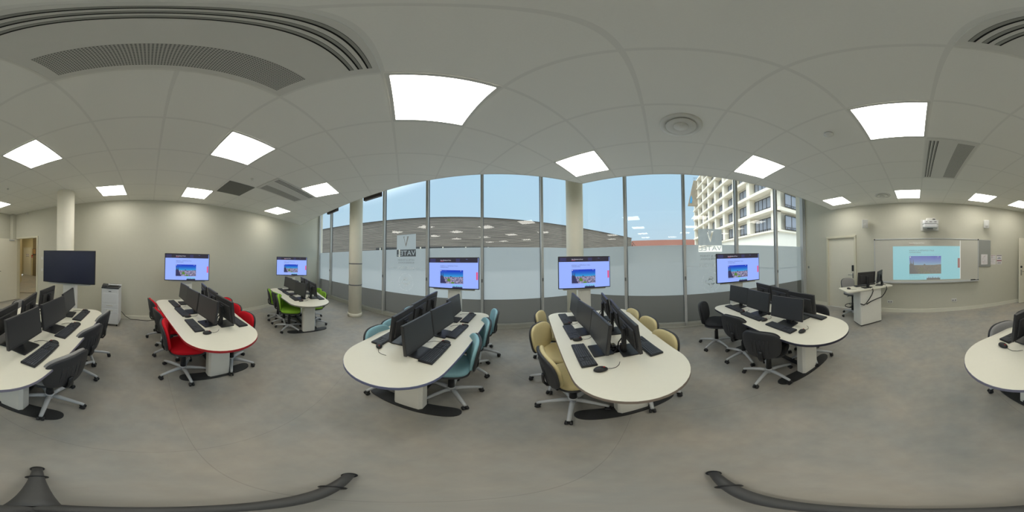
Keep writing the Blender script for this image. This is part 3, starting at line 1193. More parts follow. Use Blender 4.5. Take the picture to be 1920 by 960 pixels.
A0 = make_cassette()
for k, (x, y, lab) in enumerate(((-0.409, 0.096, 'slotted ceiling air unit right overhead in the middle of the room'),
                                 (-2.209, 2.496, 'slotted ceiling air unit between the dark perforated panel and the slanted windows'),
                                 (-0.409, -2.304, 'slotted ceiling air unit in front of the whiteboard'))):
    if k == 0:
        A0.location = (x, y, CEIL - 0.001)
        A0['label'] = lab
        A0['group'] = 'ceiling air units'
    else:
        dup(A0, (x, y, CEIL - 0.001), 0, lab, 'ceiling air units')
b = MB()
b.box((0, 0, -0.004), (0.575, 0.55, 0.006))
tagm(b.build('perforated_panel', M['perf'], loc=(-2.809, 1.61, CEIL)), 'dark grey perforated square panel in the ceiling above the red-chair table screen', 'ceiling vent')


def make_outlet(name, rad, lab, loc):
    r = thing(name, lab, 'air outlet', loc, 0, 'round ceiling air outlets')
    k = rad / 0.2
    ring = lambda r0, r1, z0, z1: [(r0 * k, z0), (r1 * k, z0 * 0.3), (r1 * k, z0 * 0.3 - 0.002), (r0 * k, z0 - 0.004)]
    b = MB()
    b.lathe([(0.002, -0.001), (0.155 * k, -0.001), (0.155 * k, -0.003), (0.002, -0.003)], 40)
    b.build('duct_mouth', M['slot'], r)
    for nm, prof in (('outer_ring', [(0.155 * k, -0.001), (0.205 * k, -0.001), (0.205 * k, -0.006), (0.16 * k, -0.012), (0.15 * k, -0.006)]),
                     ('middle_cone', [(0.085 * k, -0.014), (0.135 * k, -0.008), (0.145 * k, -0.02), (0.14 * k, -0.026), (0.08 * k, -0.018)]),
                     ('centre_cone', [(0.002, -0.012), (0.05 * k, -0.01), (0.07 * k, -0.022), (0.066 * k, -0.030), (0.002, -0.034)])):
        b = MB()
        b.lathe(prof, 40)
        b.build(nm, M['fixture'], r)
    return r


make_outlet('air_outlet', 0.185, 'large round ceiling air outlet near the middle of the window front', (1.391, -0.204, CEIL))
make_outlet('air_outlet', 0.18, 'round ceiling air outlet above the whiteboard wall', (0.791, -3.804, CEIL))
for x, y, rad, lab in ((0.814, -1.402, 0.05, 'small round smoke detector between two light panels by the black-chair table'),
                       (-2.234, 1.61, 0.022, 'tiny ceiling sensor beside the dark perforated panel'),
                       (-2.248, -2.646, 0.022, 'tiny ceiling sensor near the open door')):
    b = MB()
    b.lathe([(0.002, 0), (rad, 0), (rad, -0.012), (rad * 0.6, -0.03), (0.002, -0.032)], 24)
    tagm(b.build('ceiling_detector', M['fixture'], loc=(x, y, CEIL)), lab, 'detector')
b = MB()
b.box((0.02, 0, 0), (0.05, 0.05, 0.06), bev=0.01)
b.lathe([(0.002, 0), (0.022, 0), (0.02, 0.03), (0.002, 0.032)], 16, X=T(0.045, 0, -0.015) @ RY(R(70)))
tagm(b.build('wall_sensor', M['fixture'], loc=(XL, -3.78, 2.93)), 'small white motion sensor high above the open doorway', 'sensor')
for z, lab in ((1.482, 'white light switch beside the open doorway, upper of two'), (1.128, 'white light switch beside the open doorway, lower of two')):
    b = MB()
    b.box((0.006, 0, 0), (0.012, 0.08, 0.08), bev=0.003)
    b.box((0.014, 0, 0), (0.006, 0.045, 0.06), bev=0.002)
    tagm(b.build('light_switch', M['fixture'], loc=(XL, -3.13, z)), lab, 'switch')
b = MB()
b.box((0, 0.006, 0), (0.05, 0.012, 0.07), bev=0.003)
tagm(b.build('blind_control_switch', M['pillar_ring'], loc=(3.51, YR, 1.207)), 'small grey switch on the wall between the closed door and the windows', 'switch')

# ------------------------------------------------------------------ swivel chairs
CHAIR_H = 0.0


def make_chair(name, kind, pad, shell, tall=False):
    """front of the seat towards +y, gas column at the origin"""
    r = thing(name, '', 'chair')
    up_ = 0.15 if tall else 0.0
    b = MB()
    b.lathe([(0.01, 0.058), (0.034, 0.058), (0.046, 0.075), (0.044, 0.125), (0.034, 0.135), (0.01, 0.135)], 20)
    base = b.build('base', M['silver'], r)
    leg = MB()
    leg.tube([(0.03, 0, 0.098), (0.10, 0, 0.105), (0.20, 0, 0.095), (0.285, 0, 0.078), (0.312, 0, 0.068)], [0.026, 0.024, 0.020, 0.017, 0.015], 10, sx=1.0)
    lm = leg.mesh('leg', M['silver'])
    cs = MB()
    for s_ in (-1, 1):
        cs.lathe([(0.002, -0.011), (0.022, -0.011), (0.026, -0.006), (0.026, 0.006), (0.022, 0.011), (0.002, 0.011)], 18, X=T(0.305, s_ * 0.017, 0.0262) @ RX(R(90)))
    cs.tube([(0.300, 0, 0.05), (0.300, 0, 0.075)], 0.009, 8)
    cs.box((0.296, 0, 0.043), (0.044, 0.016, 0.026), bev=0.006)
    cm = cs.mesh('caster', M['blk'])
    for k in range(5):
        for nm, me in (('leg', lm), ('caster', cm)):
            o = bpy.data.objects.new(nm, me)
            C.objects.link(o)
            o.parent = base
            o.rotation_euler = (0, 0, 2 * PI * k / 5)
    b = MB()
    b.lathe([(0.01, 0.12), (0.036, 0.12), (0.031, 0.26), (0.031, 0.30), (0.022, 0.305), (0.022, 0.40 + up_), (0.01, 0.40 + up_)], 20)
    b.build('gas_lift', M['blk'], r)
    b = MB()
    b.box((0, 0.01, 0.405 + up_), (0.16, 0.24, 0.045), bev=0.01)
    b.tube([(0.06, 0.05, 0.40 + up_), (0.17, 0.06, 0.40 + up_), (0.21, 0.06, 0.395 + up_)], 0.008, 8)
    b.build('seat_mechanism', M['blk'], r)
    b = MB()
    b.cushion(0.46, 0.45, 0.03, X=T(0, 0.04, 0.425 + up_), ex=3.4)
    b.build('seat_shell', shell, r)
    b = MB()
    b.cushion(0.455, 0.445, 0.065, X=T(0, 0.04, 0.445 + up_), ex=3.4)
    b.build('seat', pad, r)
    # back: upright pad, curved round the sitter, tilted a little
    XB = T(0, -0.262, 0.628 + up_) @ RX(R(11)) @ Matrix(((1, 0, 0, 0), (0, 0, 1, 0), (0, 1, 0, 0), (0, 0, 0, 1)))
    b = MB()
    b.cushion(0.425, 0.37, 0.045, X=XB @ T(0, 0.003, 0.016), ex=3.0, taper=0.10, bend=0.9)
    flip(b)
    b.build('backrest', pad, r)
    b = MB()
    b.cushion(0.44, 0.385, 0.032, X=XB @ T(0, 0, -0.008), ex=3.0, taper=0.10, bend=0.9)
    flip(b)
    # moulded ribs on the rear of the shell
    for x in (-0.09, -0.045, 0.0, 0.045, 0.09):
        b.tube([XB @ Vector((x, -0.10, -0.006 + 0.9 * x * x)), XB @ Vector((x, 0.0, -0.007 + 0.9 * x * x)), XB @ Vector((x, 0.09, -0.006 + 0.9 * x * x))], 0.004, 6)
    b.build('back_shell', shell, r)
    b = MB()
    b.tube([(0, 0.02, 0.402 + up_), (0, -0.16, 0.402 + up_), (0, -0.235, 0.418 + up_), (0, -0.260, 0.46 + up_), (0, -0.266, 0.53 + up_), (0, -0.264, 0.56 + up_)], [0.012, 0.012, 0.012, 0.012, 0.011, 0.010], 10, sx=2.4)
    b.build('back_bar', M['blk'], r)
    if tall:
        b = MB()
        ringp = [(0.20 * math.cos(2 * PI * k / 28), 0.20 * math.sin(2 * PI * k / 28), 0.26) for k in range(29)]
        b.tube(ringp, 0.011, 8)
        for k in range(3):
            t = 2 * PI * k / 3 + 0.5
            b.tube([(0.03 * math.cos(t), 0.03 * math.sin(t), 0.25), (0.2 * math.cos(t), 0.2 * math.sin(t), 0.26)], 0.008, 6)
        b.build('foot_ring', M['blk'], r)
    return r


def flip(b):
    b.f = [list(reversed(f)) for f in b.f]


# ------------------------------------------------------------------ computers
def make_monitor():
    """screen towards -y (towards its user), base centre at the origin, standing on z=0"""
    r = thing('computer_monitor', '', 'monitor')
    b = MB()
    b.prism(rrect(0.225, 0.18, 0.012), 0.0, 0.012, bev=0.003)
    b.build('base', M['blk'], r)
    b = MB()
    b.prism(rrect(0.062, 0.034, 0.008), 0.010, 0.25, X=T(0, 0.045, 0), bev=0.003)
    b.box((0, 0.052, 0.05), (0.045, 0.05, 0.07), bev=0.006)
    b.box((0, 0.027, 0.225), (0.09, 0.03, 0.09), bev=0.006)
    b.build('stand', M['blk'], r)
    XS = T(0, -0.012, 0.218) @ RX(R(-7))
    b = MB()
    b.box((0, 0.008, 0), (0.474, 0.028, 0.280), X=XS, bev=0.005)
    b.box((0, 0.027, -0.01), (0.38, 0.02, 0.18), X=XS, bev=0.009)
    b.build('housing', M['blk3'], r)
    b = MB()
    b.box((0, -0.0065, 0.006), (0.452, 0.002, 0.248), X=XS)
    b.build('screen', M['lcd'], r)
    b = MB()
    XL_ = XS @ T(0, 0.0375, 0.02) @ RZ(PI) @ RX(R(90))
    N = 24
    for k in range(N):
        t0, t1 = 2 * PI * k / N, 2 * PI * (k + 1) / N
        b.quad([(0.024 * math.cos(t0), 0.024 * math.sin(t0), 0), (0.024 * math.cos(t1), 0.024 * math.sin(t1), 0), (0.021 * math.cos(t1), 0.021 * math.sin(t1), 0), (0.021 * math.cos(t0), 0.021 * math.sin(t0), 0)][::-1], 0, XL_)
    b.text('DELL', 0.015, 0, XL_ @ T(0, -0.005, 0), 'CENTER')
    b.build('logo', M['logo_grey'], r)
    b = MB()
    b.tube([(0.02, 0.05, 0.15), (0.03, 0.085, 0.09), (0.02, 0.10, 0.03), (0.0, 0.125, 0.012), (-0.02, 0.15, 0.008)], 0.006, 7)
    b.build('power_cable', M['cable'], r)
    return r


def make_keyboard():
    """user at -y, centre at the origin"""
    r = thing('keyboard', '', 'keyboard')
    b = MB()
    b.prism(rrect(0.445, 0.14, 0.008), 0.0, 0.016, bev=0.003)
    b.build('case', M['blk'], r)
    b = MB()
    rows = [(0.052, [1] * 13), (0.030, [1] * 13 + [2]), (0.010, [1.5] + [1] * 12 + [1.5]), (-0.010, [1.8] + [1] * 11 + [2.2]), (-0.030, [2.2] + [1] * 10 + [2.8]), (-0.050, [1.3, 1.3, 1.3, 6.2, 1.3, 1.3, 1.3, 1.0])]
    for y, ws in rows:
        u = 0.285 / sum(ws)
        x = -0.215
        for w_ in ws:
            b.box((x + w_ * u / 2, y, 0.0185), (w_ * u - 0.0035, 0.0155, 0.007))
            x += w_ * u
        for x0, cnt in ((0.080, 3), (0.142, 4)):
            if cnt == 3 and y in (-0.010,):
                continue
            for k in range(cnt):
                b.box((x0 + 0.0185 * k + 0.009, y, 0.0185), (0.0152, 0.0155, 0.007))
    b.build('key_bank', M['key'], r)
    for c in kids(r):
        c.scale = (0.92, 0.90, 1)
    return r


def make_mouse():
    r = thing('computer_mouse', '', 'mouse')
    b = MB()
    prof = [(0.02, 0.0), (0.85, 0.0), (1.0, 0.25), (0.97, 0.55), (0.80, 0.82), (0.5, 0.96), (0.02, 1.0)]
    vs, fs = [], []
    N = 24
    for rr, z in prof:
        for k in range(N):
            a = 2 * PI * k / N
            y = math.sin(a) * 0.053 * rr
            vs.append((math.cos(a) * 0.031 * rr, y, z * (0.036 - 0.10 * max(0, y) * 1.6)))
    for i in range(len(prof) - 1):
        for k in range(N):
            a_, c_ = i * N + k, i * N + (k + 1) % N
            fs.append((a_, c_, c_ + N, a_ + N))
    fs.append(tuple(reversed(range(N))))
    fs.append(tuple(range((len(prof) - 1) * N, len(prof) * N)))
    b.add(vs, fs, 0, None, True)
    b.build('shell', M['blk'], r)
    b = MB()
    b.lathe([(0.001, -0.004), (0.008, -0.004), (0.009, 0), (0.008, 0.004), (0.001, 0.004)], 14, X=T(0, 0.026, 0.028) @ RY(R(90)))
    b.build('scroll_wheel', M['red_dot'], r)
    b = MB()
    b.tube([(0, 0.05, 0.010), (0.005, 0.08, 0.004), (0.0, 0.115, 0.003), (-0.025, 0.15, 0.003), (-0.065, 0.175, 0.003)], 0.0022, 6)
    b.build('mouse_cable', M['cable'], r)
    return r


# ------------------------------------------------------------------ page shown on the screens
def page_mats(pre, proj):
    E = lambda nm, c, s=1.0: glow(pre + nm, c, s, (0.32, 0.32, 0.31, 1) if proj else (0.015, 0.015, 0.015, 1), 0.4)
    if proj:  # projector's light painted as the page's own glow
        cols = [E('page', srgb(116, 184, 194), 0.82), E('head', srgb(60, 60, 60), 0.02), E('white', srgb(255, 255, 245), 0.55), E('red', srgb(190, 60, 60), 0.30), E('ink', srgb(20, 60, 70), 0.35),
                E('faint', srgb(80, 140, 150), 0.7)]
        for i in range(6):
            t = i / 5
            cols.append(E('sky%d' % i, srgb(40 + 70 * t, 60 + 90 * t, 170 + 10 * t), 0.75))
        cols += [mat_city(pre + 'roofs', [srgb(110, 100, 90), srgb(130, 120, 110), srgb(90, 90, 80), srgb(120, 105, 80)], 0.55, (0.28, 0.28, 0.27, 1)),
                 E('stone', srgb(90, 80, 90), 0.25), E('leaf', srgb(110, 110, 40), 0.3), E('sky_pale', srgb(130, 180, 200), 0.8)]
    else:
        cols = [E('page', srgb(152, 178, 255)), E('head', srgb(40, 36, 52)), E('white', srgb(240, 240, 255)), E('red', srgb(225, 85, 135)), E('ink', srgb(70, 80, 130)), E('faint', srgb(128, 150, 220))]
        for i in range(6):
            t = i / 5
            cols.append(E('sky%d' % i, srgb(8 + 40 * t, 50 + 100 * t, 190 + 20 * t)))
        cols += [mat_city(pre + 'roofs', [srgb(120, 120, 160), srgb(160, 155, 185), srgb(85, 85, 120), srgb(150, 130, 140)], 1.0, (0.02, 0.02, 0.02, 1)),
                 E('stone', srgb(50, 50, 90)), E('leaf', srgb(90, 130, 50)), E('sky_pale', srgb(130, 190, 235))]
    return cols


def page(b, W, H, head=True):
    """a web page in the xz plane, seen from -y; fractions from its upper corner"""
    lay = [0]

    def q(x0, y0, x1, y1, mi, d):
        X0, X1, Z0, Z1 = (x0 - 0.5) * W, (x1 - 0.5) * W, (0.5 - y1) * H, (0.5 - y0) * H
        b.quad([(X0, -d, Z0), (X1, -d, Z0), (X1, -d, Z1), (X0, -d, Z1)], mi)

    def poly(pp, mi, d):
        b.quad([((x - 0.5) * W, -d, (0.5 - y) * H) for x, y in pp], mi)

    def txt(s_, x, y, size, mi, d, wmax=None):
        vs, fs = text_mesh(s_, size * H)
        k = 1.0
        if wmax:
            k = wmax * W / max(v[0] for v in vs)
        b.add(vs, fs, mi, T((x - 0.5) * W, -d, (0.5 - y) * H) @ RX(R(90)) @ Matrix.Diagonal((k, 1, 1, 1)))

    u = 0.0005
    q(0, 0.15, 0.99, 1, 0, 0)
    if head:
        q(0, 0, 0.99, 0.15, 1, 0)
        for k, (x0, x1, mi) in enumerate(((0.02, 0.14, 13), (0.56, 0.64, 13), (0.83, 0.89, 3))):
            if mi != 3:
                q(x0, 0.02, x1, 0.13, mi, u * 0.6)
        txt('Paris', 0.76, 0.05, 0.03, 5, u)
    q(0.99, 0, 1.0, 1, 2 if not head else 0, 0)
    txt('Vivre à Bordeaux en France', 0.24, 0.085, 0.045, 2, u, 0.22)
    q(0.24, 0.10, 0.31, 0.108, 3, u)
    txt('BORDEAUX, LA MÉTROPOLE À TAILLE', 0.24, 0.275, 0.045, 4, u, 0.36)
    txt('HUMAINE IDÉALE', 0.24, 0.325, 0.045, 4, u, 0.17)
    txt('À une heure de l’océan, une ville où il fait bon vivre', 0.24, 0.37, 0.022, 5, u, 0.45)
    x0, x1, y0, y1 = 0.24, 0.705, 0.40, 0.85
    yh = 0.625
    for i in range(6):
        q(x0, y0 + (yh - y0) * i / 6, x1, y0 + (yh - y0) * (i + 1) / 6, 6 + i, u)
    q(x0, yh, x1, y1, 12, u)
    poly([(0.66, yh), (0.60, yh - 0.008), (0.705, yh - 0.012), (0.705, yh)][::-1], 12, 1.4 * u)
    poly([(x0, y1), (x0, 0.62), (0.255, 0.58), (0.262, 0.45), (0.270, 0.58), (0.288, 0.60), (0.295, 0.46), (0.306, 0.62), (0.335, 0.76), (0.36, 0.80), (0.36, y1)][::-1], 13, 2 * u)
    poly([(0.445, yh), (0.45, yh - 0.02), (0.46, yh - 0.028), (0.47, yh - 0.02), (0.475, yh), (0.46, yh + 0.012)][::-1], 13, 2 * u)
    poly([(0.385, 0.77), (0.38, 0.71), (0.405, 0.68), (0.435, 0.685), (0.45, 0.72), (0.445, 0.79), (0.415, 0.78)][::-1], 14, 2 * u)
    poly([(0.455, y1), (0.47, 0.80), (0.50, 0.79), (0.525, 0.80), (0.53, y1)][::-1], 14, 2 * u)
    q(x0 + 0.008, y0 + 0.012, x0 + 0.022, y0 + 0.036, 2, 2 * u)
    q(0.655, y0 + 0.012, 0.663, y0 + 0.03, 2, 2 * u)
    txt('Bordeaux vu du ciel', 0.27, y0 + 0.034, 0.022, 5, 2 * u)
    txt('Bordeaux, ville de culture', 0.24, 0.885, 0.024, 4, u, 0.15)
    for k in range(3):
        txt('une métropole attractive et durable', 0.24, 0.93 + 0.025 * k, 0.018, 5, u, 0.22)
    q(0.49, 0.885, 0.69, 0.955, 15, u)
    q(0.49, 0.955, 0.69, 1.0, 13, u)
    for x, h_ in ((0.52, 0.05), (0.545, 0.03), (0.58, 0.055), (0.62, 0.03), (0.66, 0.04)):
        poly([(x - 0.006, 0.96), (x + 0.006, 0.96), (x, 0.96 - h_)], 13, 2 * u)
    q(0.955, 0.46, 0.99, 0.71, 3, u)


PM = page_mats('display_', False)
PJ = page_mats('projected_', True)


def make_totem(on):
    """screen towards -y; origin on the floor under the screen plane"""
    r = thing('screen_totem', '', 'screen')
    zc = 1.392
    b = MB()
    b.prism(rrect(0.25, 0.15, 0.02), 0.02, 1.30, X=T(0, 0.16, 0), bev=0.004)
    col = b.build('column', M['white_met'], r)
    b = MB()
    b.box((0.01, 0.083, 0.82), (0.17, 0.008, 0.46), bev=0.003)
    b.lathe([(0.001, 0), (0.009, 0), (0.009, 0.006), (0.001, 0.006)], 14, X=T(0.07, 0.079, 0.72) @ RX(R(90)))
    b.build('hatch', M['white_met'], col)
    b = MB()
    b.prism(rrect(0.5, 0.34, 0.05), 0.0, 0.02, X=T(0, 0.16, 0), bev=0.004)
    b.build('base_plate', M['white_met'], r)
    b = MB()
    b.box((0, 0.055, zc - 0.05), (0.80, 0.03, 0.52), bev=0.006)
    b.box((0, 0.075, zc), (0.3, 0.04, 0.3), bev=0.006)
    b.build('mount_plate', M['fixture'], r)
    b = MB()
    b.box((0, 0.02, zc), (0.97, 0.04, 0.56), bev=0.006)
    b.box((0, 0.0, zc - 0.272), (0.06, 0.006, 0.008))
    b.build('display_housing', M['blk'], r)
    b = MB()
    if on:
        page(b, 0.942, 0.530)
        o = b.build('display', PM, r, (0, -0.0015, zc + 0.002))
        o['label'] = 'lit display showing a city web page'
    else:
        b.box((0, 0, 0), (0.945, 0.003, 0.532))
        b.build('display', M['lcd_blue'], r, (0, -0.0005, zc + 0.002))
    return r


# ------------------------------------------------------------------ tables
TL, TR_, TWF, TRC = 2.074, 0.40, 0.65, 0.20
TH = 0.742


def table_outline():
    """rounded nose at x=0, wide end at x=TL, counter-clockwise"""
    r, c = 0.44, TRC
    cx = r
    # side line tangent to the nose circle and to the far corner circle
    fx, fy = TL - c, TWF - c
    d = math.hypot(fx - cx, fy)
    th = math.atan2(fy, fx - cx) + math.asin((c - r) / d)
    a = th + PI / 2
    o = []
    n_ = 22
    for k in range(n_ + 1):
        t = a + (2 * PI - 2 * a) * k / n_
        o.append((cx + r * math.cos(t), r * math.sin(t)))
    for k in range(9):
        t = -a + a * k / 8
        o.append((fx + c * math.cos(t), -fy + c * math.sin(t)))
    for k in range(9):
        t = a * k / 8
        o.append((fx + c * math.cos(t), fy + c * math.sin(t)))
    return o


OUT = table_outline()
RIM = inset(OUT, 0.0025)


def make_table(key, edge):
    r = thing('oval_table', '', 'table')
    b = MB()
    wells = [(0.77, 0.02), (1.27, 0.02), (1.72, 0.02)]
    vs, fs = cut_plate(RIM, [[(wx + p[0], wy + p[1]) for p in rrect(0.20, 0.10, 0.01, 2)] for wx, wy in wells])
    b.add([(x, y, TH) for x, y, z in vs], fs)
    b.add([(x, y, TH - 0.026) for x, y, z in vs], [tuple(reversed(f)) for f in fs])
    n_ = len(RIM)
    for wx, wy in wells:
        o = [(wx + p[0], wy + p[1]) for p in rrect(0.20, 0.10, 0.01, 2)]
        k = len(o)
        b.add([(p[0], p[1], TH) for p in o] + [(p[0], p[1], TH - 0.026) for p in o], [(i, (i + 1) % k, (i + 1) % k + k, i + k) for i in range(k)])
    b.build('tabletop', M['white_lam'], r)
    b = MB()
    n_ = len(OUT)
    rings = [(RIM, TH), (OUT, TH - 0.003), (OUT, TH - 0.024), (RIM, TH - 0.027)]
    b.add([(p[0], p[1], z) for o, z in rings for p in o], [(k * n_ + (j + 1) % n_, k * n_ + j, (k + 1) * n_ + j, (k + 1) * n_ + (j + 1) % n_) for k in range(3) for j in range(n_)])
    flip(b)
    b.build('edge_band', M[edge], r)
    tray = MB()
    tray.box((1.24, 0.02, TH - 0.085), (1.3, 0.16, 0.006))
    for s_ in (-1, 1):
        tray.box((1.24, 0.02 + s_ * 0.08, TH - 0.058), (1.3, 0.006, 0.06))
    tray.build('cable_tray', M['black_met'], r)
    for k, u in enumerate((0.56, 1.66)):
        b = MB()
        o = [(0.06, -0.10), (0.06, 0.10), (0.03, 0.14), (-0.03, 0.14), (-0.06, 0.10), (-0.06, -0.10), (-0.03, -0.14), (0.03, -0.14)]
        o = [(-0.055, -0.115), (-0.03, -0.14), (0.055, -0.14), (0.055, 0.14), (-0.03, 0.14), (-0.055, 0.115)]
        b.prism([(p[0] + u, p[1] - 0.06) for p in o], 0.012, TH - 0.026, bev=0.003)
        b.build('pedestal', M['white_met'], r)
        b = MB()
        hw = lambda v: 0.076 * (1 - (abs(v) / 0.46) ** 9) ** 0.5
        vv = [0.46 * math.sin(PI / 2 * i / 14) for i in range(-14, 15)]
        sg = 1 if k == 0 else -1
        cx_ = lambda v: u + 0.035 * sg * (v / 0.46) ** 2 - 0.012 * sg
        fo = [(cx_(v) + hw(v), v - 0.05) for v in vv] + [(cx_(v) - hw(v), v - 0.05) for v in vv[::-1][1:-1]]
        b.prism(fo, 0.0, 0.016)
        b.build('foot', M['black_met'], r)
    b = MB()
    b.box((1.11, -0.06, 0.03), (0.98, 0.06, 0.03), bev=0.004)
    b.build('floor_rail', M['black_met'], r)
    return r


def make_cables(seed):
    rnd = random.Random(seed)
    b = MB()
    for k in range(7):
        pts_ = []
        for i in range(9):
            pts_.append((rnd.uniform(-0.09, 0.09), rnd.uniform(-0.045, 0.045), -0.07 + rnd.uniform(0, 0.10)))
        P = []
        for i in range(len(pts_) - 1):
            p0, p1 = Vector(pts_[i]), Vector(pts_[i + 1])
            for s_ in range(3):
                P.append(p0.lerp(p1, s_ / 3))
        # soften
        for _ in range(2):
            P = [P[0]] + [(P[i - 1] + P[i] * 2 + P[i + 1]) / 4 for i in range(1, len(P) - 1)] + [P[-1]]
        b.tube(P, 0.006, 6)
    return b.mesh('cable_tangle', M['cable'])


# table: key, tip x, tip y, heading, edge, chair pad, names used in labels
TABLES = {
    'yellow': dict(p=(0.847, -0.024), a=37.0, edge='edge_yellow', word='yellow', sides=('blue-chair table', 'black-chair table')),
    'blue': dict(p=(-0.300, 1.007), a=57.1, edge='edge_blue', word='blue', sides=('ringed pillar', 'yellow-chair table')),
    'red': dict(p=(-1.240, 0.787), a=179.4, edge='edge_red', word='red', sides=('printer', 'green-chair table')),
    'green': dict(p=(-1.579, 2.638), a=143.4, edge='edge_green', word='green', sides=('red-chair table', 'slanted window')),
    'black': dict(p=(0.732, -1.531), a=-0.2, edge='edge_black', word='black', sides=('yellow-chair table', 'whiteboard')),
    'grey': dict(p=(-0.333, -0.941), a=191.1, edge='edge_grey', word='grey', sides=('whiteboard', 'red-chair table')),
}
for t in TABLES.values():
    t['a'] = R(t['a'])


def tw(t, u, v):
    c, s_ = math.cos(t['a']), math.sin(t['a'])
    return (t['p'][0] + u * c - v * s_, t['p'][1] + u * s_ + v * c)


# chairs: u, v of the column, direction faced, star angle (all in the table's frame)
CH = {
    'yellow': [(.76, .38, (.09, -.25), 96), (1.25, .51, (-.42, -.85), 92), (1.83, .54, (-.18, -.95), 20), (.69, -.28, (0, 1), 10), (1.19, -.40, (0, 1), 30), (1.65, -.40, (0, 1), 50)],
    'blue': [(.74, .25, (0, -1), 20), (1.05, .29, (0, -1), 50), (1.74, .42, (0, -1), 10), (.89, -.32, (-.25, .95), 146), (1.46, -.39, (-.25, .95), 20), (1.96, -.49, (-.15, .95), 40)],
    'red': [(.70, .33, (-.10, -1), 42), (1.30, .40, (.08, -.28), 118), (1.90, .49, (.08, -.28), 100), (.72, -.315, (0, 1), 8), (1.2, -.40, (0, 1), 40), (1.66, -.48, (0, 1), 20)],
    'green': [(.77, .32, (-.3, -.95), 66), (1.17, .36, (.10, -.27), 30), (1.50, .46, (-.1, -.95), 50), (.92, -.32, (0, 1), 20), (1.42, -.42, (0, 1), 50)],
    'black': [(.80, .36, (.19, -.28), 44), (1.40, .37, (.14, -.27), 30), (1.98, .59, (-.14, -.23), 54), (.74, -.34, (-.05, .28), 70), (1.32, -.34, (0, 1), 10)],
    'grey': [(.70, .25, (0, -1), 20), (1.2, .37, (0, -1), 40), (1.80, .47, (0, -1), 10), (.78, -.30, (.17, .28), 192), (1.38, -.37, (.15, .26), 30), (1.84, -.45, (.1, .28), 60)],
}
POS = ('at the rounded end', 'in the middle', 'at the screen end')
PADN = {'yellow': 'straw-yellow vinyl', 'blue': 'pale blue vinyl', 'red': 'red fabric', 'green': 'lime green fabric', 'black': 'black fabric', 'grey': 'grey fabric'}

chairs = {}
for k in TABLES:
    chairs[k] = make_chair('swivel_chair', k, M['fab_' + k], M['shell'])


def place_chair(key, u, v, fd, star, lab, first):
    t = TABLES[key]
    x, y = tw(t, u, v + math.copysign(0.015, v))
    rz = t['a'] + math.atan2(fd[1], fd[0]) - PI / 2
    if first:
        o = chairs[key]
        o.location = (x, y, 0)
        o.rotation_euler = (0, 0, rz)
        o['label'] = lab
    else:
        o = dup(chairs[key], (x, y, 0), rz, lab)
    o['group'] = 'swivel chairs at the %s-chair table' % key
    for c in kids(o):
        if c.name.split('.')[0] == 'base':
            c.rotation_euler = (0, 0, t['a'] + R(star) - rz)
    return o


tables = {}
for k, t in TABLES.items():
    o = make_table(k, t['edge'])
    o.location = (t['p'][0], t['p'][1], 0)
    o.rotation_euler = (0, 0, t['a'])
    o['label'] = {
        'yellow': 'white round-nosed table with taupe edge, straw-yellow chairs around it',
        'blue': 'white round-nosed table with slate blue edge, pale blue chairs around it',
        'red': 'white round-nosed table with bright red edge, red chairs around it',
        'green': 'white round-nosed table with grey-green edge, lime green chairs around it',
        'black': 'white round-nosed table with navy edge, black chairs around it',
        'grey': 'white round-nosed table with lilac-grey edge, grey chairs around it'}[k]
    o['group'] = 'round-nosed computer tables'
    tables[k] = o
    rev = list(CH[k])
    # the first chair of each kind is moved, the rest are copies of it
    cnt = {1: 0, -1: 0}
    for n_, (u, v, fd, star) in enumerate(rev):
        s_ = 1 if v > 0 else -1
        lab = '%s swivel chair %s, table side facing the %s' % (PADN[k], POS[cnt[s_]], t['sides'][0 if s_ > 0 else 1])
        cnt[s_] += 1
        place_chair(k, u, v, fd, star, lab, n_ == 0)

mon, kbd, mou = make_monitor(), make_keyboard(), make_mouse()
used = {}


def put(src, x, y, z, rz, lab, grp):
    if src.name not in used:
        used[src.name] = 1
        src.location = (x, y, z)
        src.rotation_euler = (0, 0, rz)
        src['label'] = lab
        src['group'] = grp
        return src
    return dup(src, (x, y, z), rz, lab, grp)


# (u, |v|, yaw) of monitor, keyboard, mouse for the +v row and the -v row
ROWP = [((.745, .13, 8), (.71, .29, 5), (.44, .21, 2)), ((1.25, .18, 9), (1.26, .335, 9), (1.03, .29, 5)), ((1.76, .215, 8), (1.76, .385, 9), (1.515, .365, 6))]
ROWN = [((.66, .13, -4), (.66, .29, -4), (.885, .30, -4)), ((1.17, .18, -8), (1.22, .34, -9), (1.42, .385, -6)), ((1.68, .215, -5), (1.75, .375, -8), (1.95, .385, -6))]
OFFS = {'yellow': 0.02, 'blue': 0.025, 'red': -0.07, 'green': -0.055, 'black': -0.035, 'grey': 0.0}
MON = {
    'yellow': [(.76, .143, 3), (1.25, .195, 11), (1.74, .25, 6), (.67, -.096, -6), (1.155, -.16, -8), (1.62, -.18, -7)],
    'blue': [(.745, .14, 7), (1.24, .215, 5), (1.74, .258, 1), (.605, -.12, -3), (1.11, -.163, -10), (1.64, -.155, -6)],
    'red': [(.73, .035, 9), (1.255, .10, 8), (1.77, .13, 5), (.65, -.17, 0), (1.19, -.224, -4), (1.70, -.256, -8)],
    'black': [(.74, .115, 12), (1.30, .17, 9), (1.83, .223, 14), (.77, -.198, 1), (1.29, -.263, -4), (1.78, -.284, -3)],
    'grey': [(.70, .13, 7), (1.24, .177, 10), (1.81, .19, -3), (.689, -.104, -5), (1.207, -.169, -10), (1.747, -.18, -1)],
    'green': [(.70, .10, 14), (1.22, .12, 10), (1.76, .154, 11), (.68, -.20, -5), (1.19, -.24, -8), (1.68, -.27, -5)],
}
